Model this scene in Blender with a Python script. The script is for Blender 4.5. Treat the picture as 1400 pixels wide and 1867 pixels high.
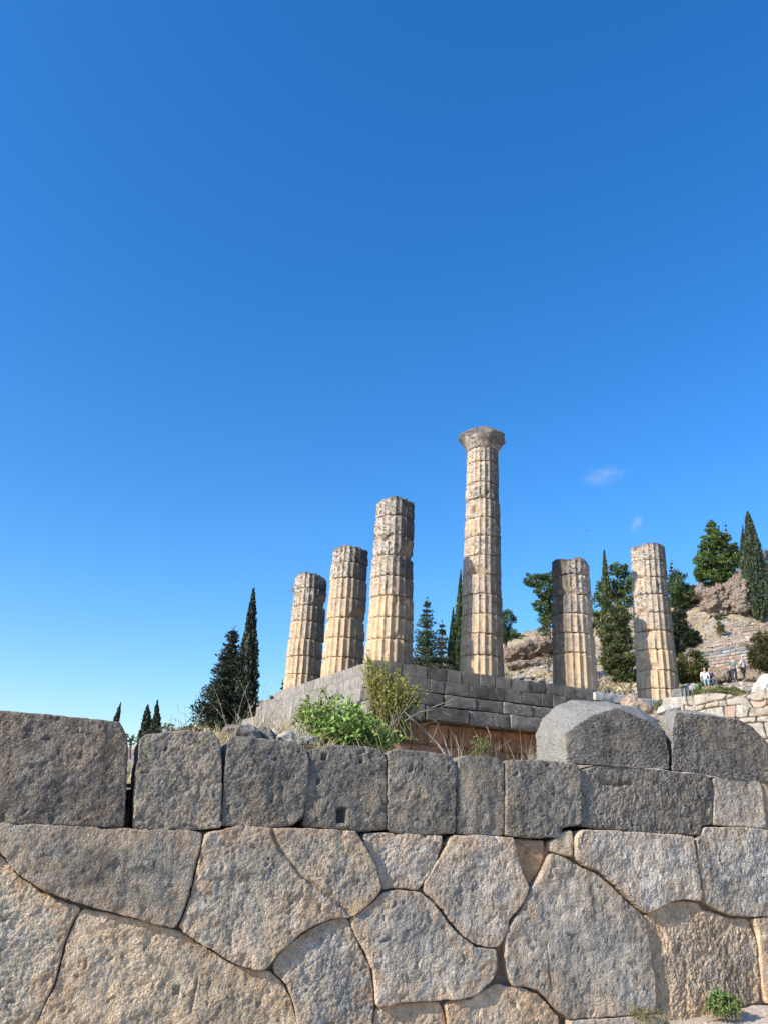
import bpy, bmesh, math, random
import numpy as np
from mathutils import Vector, Matrix

for _o in list(bpy.data.objects):
    bpy.data.objects.remove(_o)
SC = bpy.context.scene
COL = SC.collection
R = math.radians

# ------------------------------------------------------------------ camera
EYE = np.array([0.0, 0.0, 1.6])
PITCH, ROLL, FPX = R(21.0), R(3.0), 1430.0            # FPX: focal length in pixels of the 1400 px wide photograph
_F = np.array([0, math.cos(PITCH), math.sin(PITCH)])
_U0 = np.array([0, -math.sin(PITCH), math.cos(PITCH)])
_R0 = np.array([1.0, 0, 0])
_RT = math.cos(ROLL) * _R0 + math.sin(ROLL) * _U0
_UP = -math.sin(ROLL) * _R0 + math.cos(ROLL) * _U0
cam_data = bpy.data.cameras.new('camera')
cam = bpy.data.objects.new('camera', cam_data)
COL.objects.link(cam)
cam_data.sensor_fit = 'HORIZONTAL'
cam_data.sensor_width = 36.0
cam_data.lens = 36.0 * FPX / 1400.0
cam_data.clip_start = 0.05
cam_data.clip_end = 20000
M = Matrix(((_RT[0], _UP[0], -_F[0], EYE[0]), (_RT[1], _UP[1], -_F[1], EYE[1]), (_RT[2], _UP[2], -_F[2], EYE[2]), (0, 0, 0, 1)))
cam.matrix_world = M
SC.camera = cam

# ------------------------------------------------------------------ sky, sun, exposure
SUN_AZ, SUN_EL = R(-122.0), R(30.0)                   # azimuth clockwise from +Y
world = bpy.data.worlds.new('World')
SC.world = world
world.use_nodes = True
_nt = world.node_tree
_bg = _nt.nodes['Background']
_sky = _nt.nodes.new('ShaderNodeTexSky')
_sky.sky_type = 'NISHITA'
_sky.sun_disc = False
_sky.sun_elevation = SUN_EL
_sky.sun_rotation = SUN_AZ % (2 * math.pi)
_sky.altitude = 600
_sky.air_density = 1.42
_sky.dust_density = 0.9
_sky.ozone_density = 7.0
_hs = _nt.nodes.new('ShaderNodeHueSaturation')          # the camera's vivid colour, over the whole sky alike
_hs.inputs['Saturation'].default_value = 1.225
_hs.inputs['Hue'].default_value = 0.506
_nt.links.new(_sky.outputs[0], _hs.inputs['Color'])
_nt.links.new(_hs.outputs[0], _bg.inputs[0])
_bg.inputs[1].default_value = 0.15
sun_data = bpy.data.lights.new('sun', 'SUN')
sun_data.energy = 4.2
sun_data.angle = R(0.53)
sun_data.color = (1.0, 0.93, 0.82)
sun = bpy.data.objects.new('sun', sun_data)
COL.objects.link(sun)
S = Vector((math.sin(SUN_AZ) * math.cos(SUN_EL), math.cos(SUN_AZ) * math.cos(SUN_EL), math.sin(SUN_EL)))
sun.rotation_euler = (-S).to_track_quat('-Z', 'Y').to_euler()
sun.location = (-30, -20, 40)
SC.view_settings.view_transform = 'Standard'
SC.view_settings.look = 'None'
SC.view_settings.gamma = 1.0
SC.view_settings.exposure = 0.64
SC.view_settings.use_curve_mapping = False

# ------------------------------------------------------------------ picture <-> place
def ray(px, py):
    d = _F + _RT * (px - 700.0) / FPX + _UP * (933.5 - py) / FPX
    return d / d[1]
def at(px, py, y):
    "the point of the place seen at pixel (px, py), y metres in front of the camera"
    return EYE + ray(px, py) * y
def proj(p):
    q = np.asarray(p, float) - EYE
    d = q @ _F
    return 700 + FPX * (q @ _RT) / d, 933.5 - FPX * (q @ _UP) / d

# ------------------------------------------------------------------ noise
_rs = np.random.RandomState(11)
_PT = _rs.permutation(256)
_PT = np.concatenate([_PT, _PT, _PT])
_GR = _rs.normal(size=(256, 3))
_GR /= np.linalg.norm(_GR, axis=1)[:, None]
def pn(p):
    p = np.asarray(p, float)
    i = np.floor(p).astype(np.int64)
    f = p - i
    i &= 255
    u = f * f * f * (f * (f * 6 - 15) + 10)
    r = 0.0
    for dx in (0, 1):
        wx = u[:, 0] if dx else 1 - u[:, 0]
        for dy in (0, 1):
            wy = u[:, 1] if dy else 1 - u[:, 1]
            for dz in (0, 1):
                wz = u[:, 2] if dz else 1 - u[:, 2]
                h = _PT[_PT[_PT[(i[:, 0] + dx) & 255] + ((i[:, 1] + dy) & 255)] + ((i[:, 2] + dz) & 255)]
                g = _GR[h]
                r = r + wx * wy * wz * (g[:, 0] * (f[:, 0] - dx) + g[:, 1] * (f[:, 1] - dy) + g[:, 2] * (f[:, 2] - dz))
    return r * 1.6
def fbm(p, o=3, g=0.5):
    p = np.asarray(p, float)
    s, a = 0.0, 1.0
    for k in range(o):
        s = s + a * pn(p * (2.03 ** k) + 17.3 * k)
        a *= g
    return s
def sstep(a, b, x):
    t = np.clip((x - a) / (b - a), 0, 1)
    return t * t * (3 - 2 * t)

# ------------------------------------------------------------------ objects
def mesh_of(V, faces, smooth=True, attr=None):
    "faces: list of integer arrays, each (m, k)"
    V = np.asarray(V, np.float32)
    if isinstance(faces, np.ndarray):
        faces = [faces]
    faces = [np.asarray(f, np.int32) for f in faces if len(f)]
    me = bpy.data.meshes.new('m')
    me.vertices.add(len(V))
    me.vertices.foreach_set('co', V.ravel())
    loops = np.concatenate([f.ravel() for f in faces])
    cnt = np.concatenate([np.full(len(f), f.shape[1], np.int32) for f in faces])
    start = np.concatenate([[0], np.cumsum(cnt)[:-1]]).astype(np.int32)
    me.loops.add(len(loops))
    me.loops.foreach_set('vertex_index', loops)
    me.polygons.add(len(cnt))
    me.polygons.foreach_set('loop_start', start)
    me.polygons.foreach_set('use_smooth', np.full(len(cnt), bool(smooth), bool))
    for k, v in (attr or {}).items():
        a = me.attributes.new(k, 'FLOAT', 'POINT')
        a.data.foreach_set('value', np.asarray(v, np.float32))
    me.update(calc_edges=True)
    me.validate()
    if smooth == 'auto':
        me.set_sharp_from_angle(angle=R(38))
    return me
def loc_of(o):
    return np.array(o.location) if o is not None else np.zeros(3)
def build(name, V, faces, mat, parent=None, smooth=True, attr=None, color=None, origin=None):
    V = np.asarray(V, float)
    chain = np.zeros(3)
    q = parent
    while q is not None:
        chain = chain + np.array(q.location)
        q = q.parent
    o0 = np.zeros(3)
    if parent is None:
        o0 = np.asarray(origin, float) if origin is not None else np.zeros(3)
    me = mesh_of(V - chain - o0, faces, smooth, attr)
    me.name = name
    if mat is not None:
        me.materials.append(mat)
    o = bpy.data.objects.new(name, me)
    o.location = o0
    COL.objects.link(o)
    if parent is not None:
        o.parent = parent
    if color is not None:
        o.color = tuple(color) + ((1.0,) if len(color) == 3 else ())
    return o
def tag(o, label=None, cat=None, group=None, kind=None):
    if label: o['label'] = label
    if cat: o['category'] = cat
    if group: o['group'] = group
    if kind: o['kind'] = kind
    return o
def thing(name, label, cat, loc=(0, 0, 0), group=None):
    o = bpy.data.objects.new(name, None)
    o.empty_display_size = 0.2
    o.location = tuple(float(v) for v in loc)
    COL.objects.link(o)
    return tag(o, label, cat, group)

# ------------------------------------------------------------------ material kit
class NT:
    def __init__(self, name):
        self.m = bpy.data.materials.new(name)
        self.m.use_nodes = True
        self.t = self.m.node_tree
        self.b = self.t.nodes['Principled BSDF']
        self.b.inputs['Specular IOR Level'].default_value = 0.25
    def n(self, typ, **kw):
        nd = self.t.nodes.new(typ)
        for k, v in kw.items():
            setattr(nd, k, v)
        return nd
    def put(self, sock, v):
        if isinstance(v, bpy.types.NodeSocket):
            self.t.links.new(v, sock)
        elif v is not None:
            if sock.type == 'RGBA' and not isinstance(v, (int, float)) and len(v) == 3:
                v = tuple(v) + (1.0,)
            sock.default_value = v
    def math(self, op, a, b=None, clamp=False):
        nd = self.n('ShaderNodeMath', operation=op)
        nd.use_clamp = clamp
        self.put(nd.inputs[0], a)
        if b is not None: self.put(nd.inputs[1], b)
        return nd.outputs[0]
    def vadd(self, a, b):
        nd = self.n('ShaderNodeVectorMath', operation='ADD')
        self.put(nd.inputs[0], a); self.put(nd.inputs[1], b)
        return nd.outputs[0]
    def vmul(self, a, b):
        nd = self.n('ShaderNodeVectorMath', operation='MULTIPLY')
        self.put(nd.inputs[0], a); self.put(nd.inputs[1], b)
        return nd.outputs[0]
    def noise(self, vec, scale, detail=4.0, rough=0.55, dist=0.0):
        nd = self.n('ShaderNodeTexNoise')
        self.put(nd.inputs['Vector'], vec)
        nd.inputs['Scale'].default_value = scale
        nd.inputs['Detail'].default_value = detail
        nd.inputs['Roughness'].default_value = rough
        nd.inputs['Distortion'].default_value = dist
        return nd.outputs[0]
    def voro(self, vec, scale, feature='F1'):
        nd = self.n('ShaderNodeTexVoronoi', feature=feature)
        self.put(nd.inputs['Vector'], vec)
        nd.inputs['Scale'].default_value = scale
        return nd.outputs[0]
    def ramp(self, v, a, b, lo=0.0, hi=1.0):
        nd = self.n('ShaderNodeMapRange')
        nd.interpolation_type = 'SMOOTHSTEP'
        self.put(nd.inputs[0], v)
        nd.inputs[1].default_value = a; nd.inputs[2].default_value = b
        nd.inputs[3].default_value = lo; nd.inputs[4].default_value = hi
        return nd.outputs[0]
    def mix(self, f, a, b, mode='MIX'):
        nd = self.n('ShaderNodeMix', data_type='RGBA', blend_type=mode)
        self.put(nd.inputs[0], f); self.put(nd.inputs[6], a); self.put(nd.inputs[7], b)
        return nd.outputs[2]
    def scale_col(self, c, f):
        nd = self.n('ShaderNodeMix', data_type='RGBA', blend_type='MULTIPLY')
        nd.inputs[0].default_value = 1.0
        self.put(nd.inputs[6], c)
        cc = self.n('ShaderNodeCombineColor')
        for i in range(3): self.put(cc.inputs[i], f)
        self.t.links.new(cc.outputs[0], nd.inputs[7])
        return nd.outputs[2]
    def coords(self):
        tc = self.n('ShaderNodeTexCoord').outputs['Object']
        oi = self.n('ShaderNodeObjectInfo')
        self.oi = oi
        k = self.math('MULTIPLY', oi.outputs['Random'], 37.0)
        cb = self.n('ShaderNodeCombineXYZ')
        for i in range(3): self.put(cb.inputs[i], k)
        return self.vadd(tc, cb.outputs[0])
    def attr(self, name):
        return self.n('ShaderNodeAttribute', attribute_name=name).outputs['Fac']
    def bump(self, h, strength=0.5, dist=0.01):
        nd = self.n('ShaderNodeBump')
        nd.inputs['Strength'].default_value = strength
        nd.inputs['Distance'].default_value = dist
        self.put(nd.inputs['Height'], h)
        self.t.links.new(nd.outputs[0], self.b.inputs['Normal'])
    def done(self, color, rough=0.9):
        self.put(self.b.inputs['Base Color'], color)
        self.put(self.b.inputs['Roughness'], rough)
        return self.m

def mat_wallstone():
    k = NT('grey_limestone')
    v = k.coords()
    base = k.oi.outputs['Color']
    big = k.noise(v, 2.2, 4, 0.6)
    mid = k.noise(v, 11, 5, 0.6)
    fine = k.noise(v, 70, 4, 0.65)
    c = k.mix(k.ramp(big, 0.42, 0.68, 0, 0.55), base, k.mix(1.0, base, (1.22, 1.0, 0.78), 'MULTIPLY'))
    val = k.math('ADD', k.ramp(mid, 0.25, 0.75, 0.60, 1.22), k.ramp(fine, 0.3, 0.7, -0.33, 0.33))
    c = k.scale_col(c, val)
    c = k.scale_col(c, k.ramp(k.noise(v, 1.1, 5, 0.65), 0.34, 0.66, 0.68, 1.18))
    streak = k.noise(k.vmul(v, (8.0, 8.0, 0.8)), 1.0, 5, 0.6)
    c = k.scale_col(c, k.ramp(streak, 0.52, 0.68, 1.0, 0.62))
    # iron-orange staining along the joints
    e = k.attr('edge')
    n2 = k.noise(v, 5.5, 4, 0.65)
    st = k.math('MULTIPLY', k.ramp(k.math('ADD', e, k.ramp(n2, 0.3, 0.7, -0.16, 0.15)), 0.0, 0.20, 1, 0), k.math('MULTIPLY', k.oi.outputs['Alpha'], 1.25, clamp=True))
    c = k.mix(st, c, k.mix(k.ramp(k.noise(v, 16, 3), 0.4, 0.65), (0.54, 0.33, 0.185), (0.62, 0.47, 0.31)))
    c = k.mix(k.math('MULTIPLY', k.ramp(k.noise(v, 2.4, 6, 0.72), 0.50, 0.62, 0, 0.8), k.math('ADD', k.math('MULTIPLY', k.oi.outputs['Alpha'], 1.3), 0.05)), c, (0.60, 0.49, 0.36))
    c = k.mix(k.math('MULTIPLY', k.attr('pale'), k.ramp(k.noise(v, 6, 4, 0.65), 0.3, 0.6, 0.55, 0.95)), c, (0.30, 0.28, 0.245))      # broken sides and tops, their sunlit brightness painted in as paler stone
    # lichen: pale crusts, black specks
    c = k.mix(k.ramp(k.noise(v, 34, 5, 0.7), 0.57, 0.68, 0, 0.6), c, (0.52, 0.49, 0.44))
    c = k.mix(k.ramp(k.noise(v, 23, 6, 0.72, 0.4), 0.58, 0.68, 0, 0.55), c, (0.045, 0.042, 0.04))
    h = k.math('ADD', k.noise(v, 52, 5, 0.72, 0.35), k.math('MULTIPLY', k.voro(v, 62), 0.6))
    k.bump(h, 0.75, 0.020)
    return k.done(c, 0.92)
def mat_columnstone():
    k = NT('weathered_poros')
    v = k.coords()
    grey = k.oi.outputs['Alpha']
    n_big = k.noise(v, 1.3, 4, 0.6)
    n_mid = k.noise(v, 5.0, 5, 0.65)
    honey = k.mix(k.ramp(n_mid, 0.35, 0.65), (0.60, 0.41, 0.235), (0.66, 0.50, 0.32))
    honey = k.mix(k.ramp(n_big, 0.5, 0.7, 0, 0.6), honey, (0.58, 0.36, 0.20))
    gr = k.mix(k.ramp(n_mid, 0.35, 0.65), (0.42, 0.36, 0.29), (0.58, 0.50, 0.41))
    g = k.math('ADD', grey, k.ramp(n_big, 0.3, 0.7, -0.35, 0.35), clamp=True)
    c = k.mix(g, honey, gr)
    sp = k.noise(v, 9.0, 7, 0.74, 0.6)
    lo = k.math('MULTIPLY', k.ramp(sp, 0.475, 0.57, 0, 0.92), k.math('ADD', k.math('MULTIPLY', g, 0.85), 0.14))
    c = k.mix(lo, c, (0.085, 0.07, 0.058))
    c = k.mix(k.math('MULTIPLY', k.ramp(k.noise(v, 14, 5, 0.7), 0.60, 0.68, 0, 0.5), g), c, (0.62, 0.57, 0.48))
    # black crust on tops, plus shade painted dark onto one side of each shaft
    c = k.mix(k.math('MULTIPLY', k.attr('crust_shade'), k.ramp(k.noise(v, 2.6, 6, 0.7), 0.30, 0.52, 0.55, 1.0)), c, (0.075, 0.066, 0.056))
    c = k.mix(k.ramp(k.attr('fresh'), 0.0, 0.05, 0, 0.5), c, k.mix(k.ramp(n_mid, 0.4, 0.6), (0.30, 0.23, 0.165), (0.50, 0.36, 0.23)))
    h = k.math('ADD', k.noise(v, 14, 6, 0.75), k.math('MULTIPLY', k.noise(v, 60, 3, 0.6), 0.4))
    k.bump(h, 0.7, 0.05)
    return k.done(c, 0.93)
def mat_block(name='grey_block_stone', spot=1.0):
    "squared temple and terrace masonry: tint from the object colour, alpha = how much pale lichen"
    k = NT(name)
    v = k.coords()
    base = k.oi.outputs['Color']
    val = k.math('ADD', k.ramp(k.noise(v, 4.0, 5, 0.65), 0.25, 0.75, 0.66, 1.25), k.ramp(k.noise(v, 28, 4, 0.7), 0.3, 0.7, -0.2, 0.2))
    c = k.scale_col(base, val)
    c = k.mix(k.math('MULTIPLY', k.ramp(k.noise(v, 7, 7, 0.75, 0.5), 0.56, 0.63), k.oi.outputs['Alpha']), c, (0.62, 0.60, 0.55))
    c = k.mix(k.ramp(k.noise(v, 5, 6, 0.7), 0.58, 0.72, 0, 0.5), c, (0.05, 0.047, 0.044))
    k.bump(k.noise(v, 16, 7, 0.72), 0.55, 0.04)
    return k.done(c, 0.92)
def mat_rock():
    "far cliffs and boulders: grey limestone with rusty faces and cracks"
    k = NT('cliff_rock')
    v = k.coords()
    base = k.oi.outputs['Color']
    n1 = k.noise(v, 0.55, 6, 0.7, 0.4)
    n2 = k.noise(v, 2.4, 6, 0.72)
    c = k.mix(k.ramp(n1, 0.45, 0.6, 0, 0.7), base, (0.40, 0.245, 0.165))
    c = k.mix(k.ramp(n2, 0.52, 0.66, 0, 0.75), c, (0.44, 0.41, 0.36))
    c = k.scale_col(c, k.ramp(k.noise(v, 7, 5, 0.7), 0.25, 0.75, 0.6, 1.3))
    cr = k.n('ShaderNodeTexVoronoi', feature='DISTANCE_TO_EDGE')
    k.put(cr.inputs['Vector'], k.vadd(v, k.vmul(k.n('ShaderNodeTexNoise').outputs[1], (0.6, 0.6, 0.6))))
    cr.inputs['Scale'].default_value = 0.8
    crk = k.ramp(cr.outputs[0], 0.0, 0.07, 0, 1)
    h = k.math('ADD', k.math('MULTIPLY', crk, 0.35), k.math('ADD', n2, k.math('MULTIPLY', k.noise(v, 9, 5, 0.7), 0.3)))
    k.bump(h, 1.0, 0.45)
    return k.done(c, 0.95)
def mat_foliage():
    k = NT('foliage')
    v = k.n('ShaderNodeTexCoord').outputs['Object']
    oi = k.n('ShaderNodeObjectInfo')
    a = k.attr('var')
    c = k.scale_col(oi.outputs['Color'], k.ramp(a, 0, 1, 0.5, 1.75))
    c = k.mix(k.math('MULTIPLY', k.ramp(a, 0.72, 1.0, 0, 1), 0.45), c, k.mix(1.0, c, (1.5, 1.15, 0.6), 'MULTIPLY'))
    k.b.inputs['Specular IOR Level'].default_value = 0.3
    m = k.done(c, 0.55)
    tr = k.n('ShaderNodeBsdfTranslucent')
    k.put(tr.inputs[0], k.scale_col(c, 1.2))
    mx = k.n('ShaderNodeMixShader')
    k.put(mx.inputs[0], k.math('MULTIPLY', oi.outputs['Alpha'], 0.5))
    out = k.t.nodes['Material Output']
    k.t.links.new(k.b.outputs[0], mx.inputs[1]); k.t.links.new(tr.outputs[0], mx.inputs[2])
    k.t.links.new(mx.outputs[0], out.inputs[0])
    return m
def mat_plain(name, rough=0.85, lo=0.75, hi=1.2, scale=8.0):
    k = NT(name)
    v = k.coords()
    c = k.scale_col(k.oi.outputs['Color'], k.ramp(k.noise(v, scale, 5, 0.6), 0.25, 0.75, lo, hi))
    return k.done(c, rough)
def mat_earth():
    "dry hillside: straw grass, pinkish soil, grey scree"
    k = NT('dry_hillside')
    v = k.n('ShaderNodeTexCoord').outputs['Object']
    a = k.noise(v, 0.16, 6, 0.62)
    b = k.noise(v, 0.9, 6, 0.68)
    d = k.noise(v, 4.0, 5, 0.7)
    straw = k.mix(k.ramp(b, 0.35, 0.65), (0.40, 0.31, 0.20), (0.52, 0.43, 0.29))
    soil = k.mix(k.ramp(b, 0.35, 0.65), (0.34, 0.25, 0.185), (0.47, 0.37, 0.29))
    scree = k.mix(k.ramp(d, 0.4, 0.6), (0.30, 0.265, 0.23), (0.52, 0.47, 0.41))
    c = k.mix(k.ramp(a, 0.42, 0.58), straw, soil)
    c = k.mix(k.ramp(k.noise(v, 0.45, 6, 0.7), 0.52, 0.60, 0, 0.85), c, scree)
    c = k.mix(k.ramp(k.noise(v, 1.6, 6, 0.75), 0.58, 0.66, 0, 0.7), c, (0.11, 0.11, 0.05))
    c = k.scale_col(c, k.ramp(d, 0.25, 0.75, 0.7, 1.25))
    k.bump(k.math('ADD', k.noise(v, 1.5, 7, 0.75), k.math('MULTIPLY', d, 0.4)), 0.9, 0.35)
    return k.done(c, 0.95)
def mat_dirt():
    k = NT('pale_path_dirt')
    v = k.n('ShaderNodeTexCoord').outputs['Object']
    c = k.mix(k.ramp(k.noise(v, 1.1, 5, 0.6), 0.35, 0.65), (0.50, 0.38, 0.27), (0.62, 0.54, 0.45))
    c = k.scale_col(c, k.ramp(k.noise(v, 22, 6, 0.75), 0.25, 0.75, 0.6, 1.25))
    c = k.mix(k.ramp(k.voro(v, 26), 0.10, 0.22, 0.5, 0), c, (0.68, 0.63, 0.56))
    k.bump(k.noise(v, 30, 6, 0.75), 0.8, 0.02)
    return k.done(c, 0.95)

M_WALL = mat_wallstone()
M_COL = mat_columnstone()
M_BLOCK = mat_block()
M_LEAF = mat_foliage()
M_ROCK = mat_rock()
M_PLAIN = mat_plain('plain_matte')
M_BARK = mat_plain('bark', 0.95, 0.6, 1.35, 14)
M_EARTH = mat_earth()
M_DIRT = mat_dirt()

# ------------------------------------------------------------------ the polygonal retaining wall
W_YAW = R(70.0)
W_U = np.array([math.sin(W_YAW), math.cos(W_YAW), 0.0])           # along the wall, to the right and away
W_N = np.array([math.cos(W_YAW), -math.sin(W_YAW), 0.0])          # out of the wall face, towards the path
_batter = R(4.0)
W_V = np.array([0, 0, 1.0]) * math.cos(_batter) - W_N * math.sin(_batter)
W_NN = np.cross(W_U, W_V)
if W_NN @ W_N < 0: W_NN = -W_NN
_d = ray(1400, 1829)
W_P = EYE + _d * (-EYE[2] / _d[2])                                # foot of the wall at the right border
def wall_uv(px, py):
    d = ray(px, py)
    t = ((W_P - EYE) @ W_NN) / (d @ W_NN)
    q = EYE + d * t - W_P
    return np.array([q @ W_U, q @ W_V])
def wall_pt(s, z, h):
    s = np.asarray(s)[:, None]; z = np.asarray(z)[:, None]; h = np.asarray(h)[:, None]
    return W_P + s * W_U + z * W_V + h * W_NN

def densify(P, step):
    out = []
    n = len(P)
    for i in range(n):
        a, b = P[i], P[(i + 1) % n]
        m = max(1, int(round(np.linalg.norm(b - a) / step)))
        for k in range(m):
            out.append(a + (b - a) * k / m)
    return np.array(out)
def seg_dist(Q, A, B):
    "distance of every point to a polyline of segments A->B, and the nearest point"
    best = np.full(len(Q), 1e9)
    near = np.zeros_like(Q)
    for a, b in zip(A, B):
        ab = b - a
        t = np.clip(((Q - a) @ ab) / max(ab @ ab, 1e-12), 0, 1)
        c = a + t[:, None] * ab
        d = np.hypot(Q[:, 0] - c[:, 0], Q[:, 1] - c[:, 1])
        m = d < best
        best[m] = d[m]; near[m] = c[m]
    return best, near
def inside(Q, P):
    r = np.zeros(len(Q), bool)
    n = len(P)
    for i in range(n):
        a, b = P[i], P[(i + 1) % n]
        if a[1] == b[1]: continue
        c = (a[1] > Q[:, 1]) != (b[1] > Q[:, 1])
        x = (b[0] - a[0]) * (Q[:, 1] - a[1]) / (b[1] - a[1]) + a[0]
        r ^= c & (Q[:, 0] < x)
    return r
def relief(s, z, seed, rough, scale=1.0):
    p = np.stack([s, z, np.full_like(s, seed * 3.71)], 1) / scale
    w = np.stack([pn(p * 7 + 5), pn(p * 7 + 31), np.zeros_like(s)], 1) * 0.035
    q = (p + w)
    fq = 0.95 + 0.55 * ((seed * 0.618) % 1.0)
    low = fbm(p * 2.3, 3) * 0.016
    mid = fbm(q * 8.5, 3) * 0.008
    # hammer-dressed lumps, slightly drawn out along a diagonal
    a = 0.9 + 0.25 * math.sin(seed * 5.1)
    e = np.stack([q[:, 0] * math.cos(a) + q[:, 1] * math.sin(a), (-q[:, 0] * math.sin(a) + q[:, 1] * math.cos(a)) * 1.5, q[:, 2]], 1)
    lump = (pn(e * 16 * fq) * 0.0035 + (0.30 - np.abs(pn(e * 30 * fq + 9))) * 0.0115 / fq + (0.30 - np.abs(pn(e * 46 + 3))) * 0.008)
    pits = -np.clip(fbm(q * 13 + 40, 3) - 0.55, 0, 1) * 0.05
    return scale * (low + mid + rough * (lump + pits))
def stone_mesh(P, to_world, seed, step=0.0108, rad=0.008, depth=0.5, off=0.0, bulge=0.006, rough=1.0, holes=(), cracks=(), rings=4, amp=1.0, rscale=1.0, jag=0.007, inset=-0.008):
    """one dressed stone: P is its outline on the wall face (metres), to_world places (s, z, height)"""
    rng = np.random.RandomState(seed)
    P = densify(np.asarray(P, float), 0.02 * rscale)
    for _ in range(1):
        P = P * 0.5 + 0.25 * (np.roll(P, 1, 0) + np.roll(P, -1, 0))
    T = np.roll(P, -1, 0) - np.roll(P, 1, 0)
    N2 = np.stack([T[:, 1], -T[:, 0]], 1); N2 /= np.linalg.norm(N2, axis=1)[:, None] + 1e-9
    area = 0.5 * np.sum(P[:, 0] * np.roll(P[:, 1], -1) - np.roll(P[:, 0], -1) * P[:, 1])
    if area < 0: N2 = -N2
    jn = fbm(np.stack([P[:, 0] * 9 / rscale, P[:, 1] * 9 / rscale, np.full(len(P), seed * 1.7)], 1), 3, 0.6)
    j = jn * jag - inset - np.clip(jn - 0.45, 0, 1) * 0.03 * rscale
    P = P + N2 * j[:, None]
    lo = P.min(0) - step; hi = P.max(0) + step
    nx = int((hi[0] - lo[0]) / step) + 2; nz = int((hi[1] - lo[1]) / step) + 2
    gx, gz = np.meshgrid(lo[0] + np.arange(nx) * step, lo[1] + np.arange(nz) * step, indexing='ij')
    Q = np.stack([gx.ravel(), gz.ravel()], 1)
    ins = inside(Q, P)
    d, near = seg_dist(Q, P, np.roll(P, -1, 0))
    idx = np.arange(nx * nz).reshape(nx, nz)
    quads = np.stack([idx[:-1, :-1], idx[1:, :-1], idx[1:, 1:], idx[:-1, 1:]], -1).reshape(-1, 4)
    keep = ins[quads].sum(1) >= 2
    quads = quads[keep]
    Q[~ins] = near[~ins]
    d = np.where(ins, d, 0.0)
    used = np.unique(quads)
    mp = np.full(nx * nz, -1); mp[used] = np.arange(len(used))
    quads = mp[quads]; Q = Q[used]; d = d[used]
    s, z = Q[:, 0], Q[:, 1]
    nn = fbm(np.stack([s * 3.1 / rscale, z * 3.1 / rscale, np.full(len(s), seed + .5)], 1), 2)
    r = rad * np.clip(0.85 + 1.3 * nn, 0.35, 2.6)
    chipn = fbm(np.stack([s * 7.0 / rscale, z * 7.0 / rscale, np.full(len(s), seed * 2.1)], 1), 2)
    r = r + 0.045 * rscale * np.clip(chipn - 0.30, 0, 0.7)
    e = np.clip(d / r, 0, 1)
    h = -r * (1 - np.sqrt(np.clip(1 - (1 - e) ** 2, 0, 1)))
    dm = max(d.max(), 1e-3)
    h = h + bulge * (1 - (1 - np.clip(d / min(dm, 0.35 * rscale), 0, 1)) ** 2)
    h = h + relief(s, z, seed, rough, rscale) * (0.7 + 0.3 * sstep(0, 0.5, e)) * amp
    for (cx, cz, hw, hh, dep) in holes:
        k = np.maximum(np.abs(s - cx) / hw, np.abs(z - cz) / hh)
        h = h - dep * (1 - sstep(0.72, 1.12, k + 0.12 * nn))
    for (pl, wd, dep) in cracks:
        pl = np.asarray(pl)
        dd, _ = seg_dist(Q, pl[:-1], pl[1:])
        wob = wd * (0.6 + 0.8 * np.clip(0.5 + fbm(np.stack([s * 14, z * 14, s * 0 + 3], 1), 2), 0, 1.5))
        h = h - dep * (1 - sstep(0.15, 1.0, dd / wob))
    h = h + off
    # sides
    E = np.concatenate([quads[:, [0, 1]], quads[:, [1, 2]], quads[:, [2, 3]], quads[:, [3, 0]]])
    key = np.sort(E, 1)
    kk = key[:, 0].astype(np.int64) * (len(Q) + 1) + key[:, 1]
    u, inv, c = np.unique(kk, return_inverse=True, return_counts=True)
    B = E[c[inv] == 1]
    B = B[B[:, 0] != B[:, 1]]
    bv = np.unique(B)
    pos = np.full(len(Q), -1); pos[bv] = np.arange(len(bv))
    V = [np.stack([s, z, h], 1)]
    n0 = len(Q)
    base = h[bv]
    cen = P.mean(0)
    faces = [quads]
    prev = bv.copy()
    for k in range(1, rings + 1):
        t = (k / rings) ** 1.3
        hh = base - depth * t
        sb, zb = s[bv], z[bv]
        nz_ = fbm(np.stack([sb * 6 / rscale, zb * 6 / rscale, hh * 6 / rscale + seed], 1), 2) * 0.012 * rscale
        dirv = np.stack([sb - cen[0], zb - cen[1]], 1); dirv /= np.linalg.norm(dirv, axis=1)[:, None] + 1e-9
        V.append(np.stack([sb + dirv[:, 0] * (nz_ - 0.004), zb + dirv[:, 1] * (nz_ - 0.004), hh], 1))
        cur = n0 + (k - 1) * len(bv) + np.arange(len(bv))
        a, b = pos[B[:, 0]], pos[B[:, 1]]
        faces.append(np.stack([prev[a] if k > 1 else B[:, 0], cur[a], cur[b], prev[b] if k > 1 else B[:, 1]], 1))
        prev = cur
    V = np.concatenate(V)
    W = to_world(V[:, 0], V[:, 1], V[:, 2])
    edge = np.concatenate([d] + [np.zeros(len(bv))] * rings)
    return W, faces, {'edge': edge / rscale}

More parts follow.
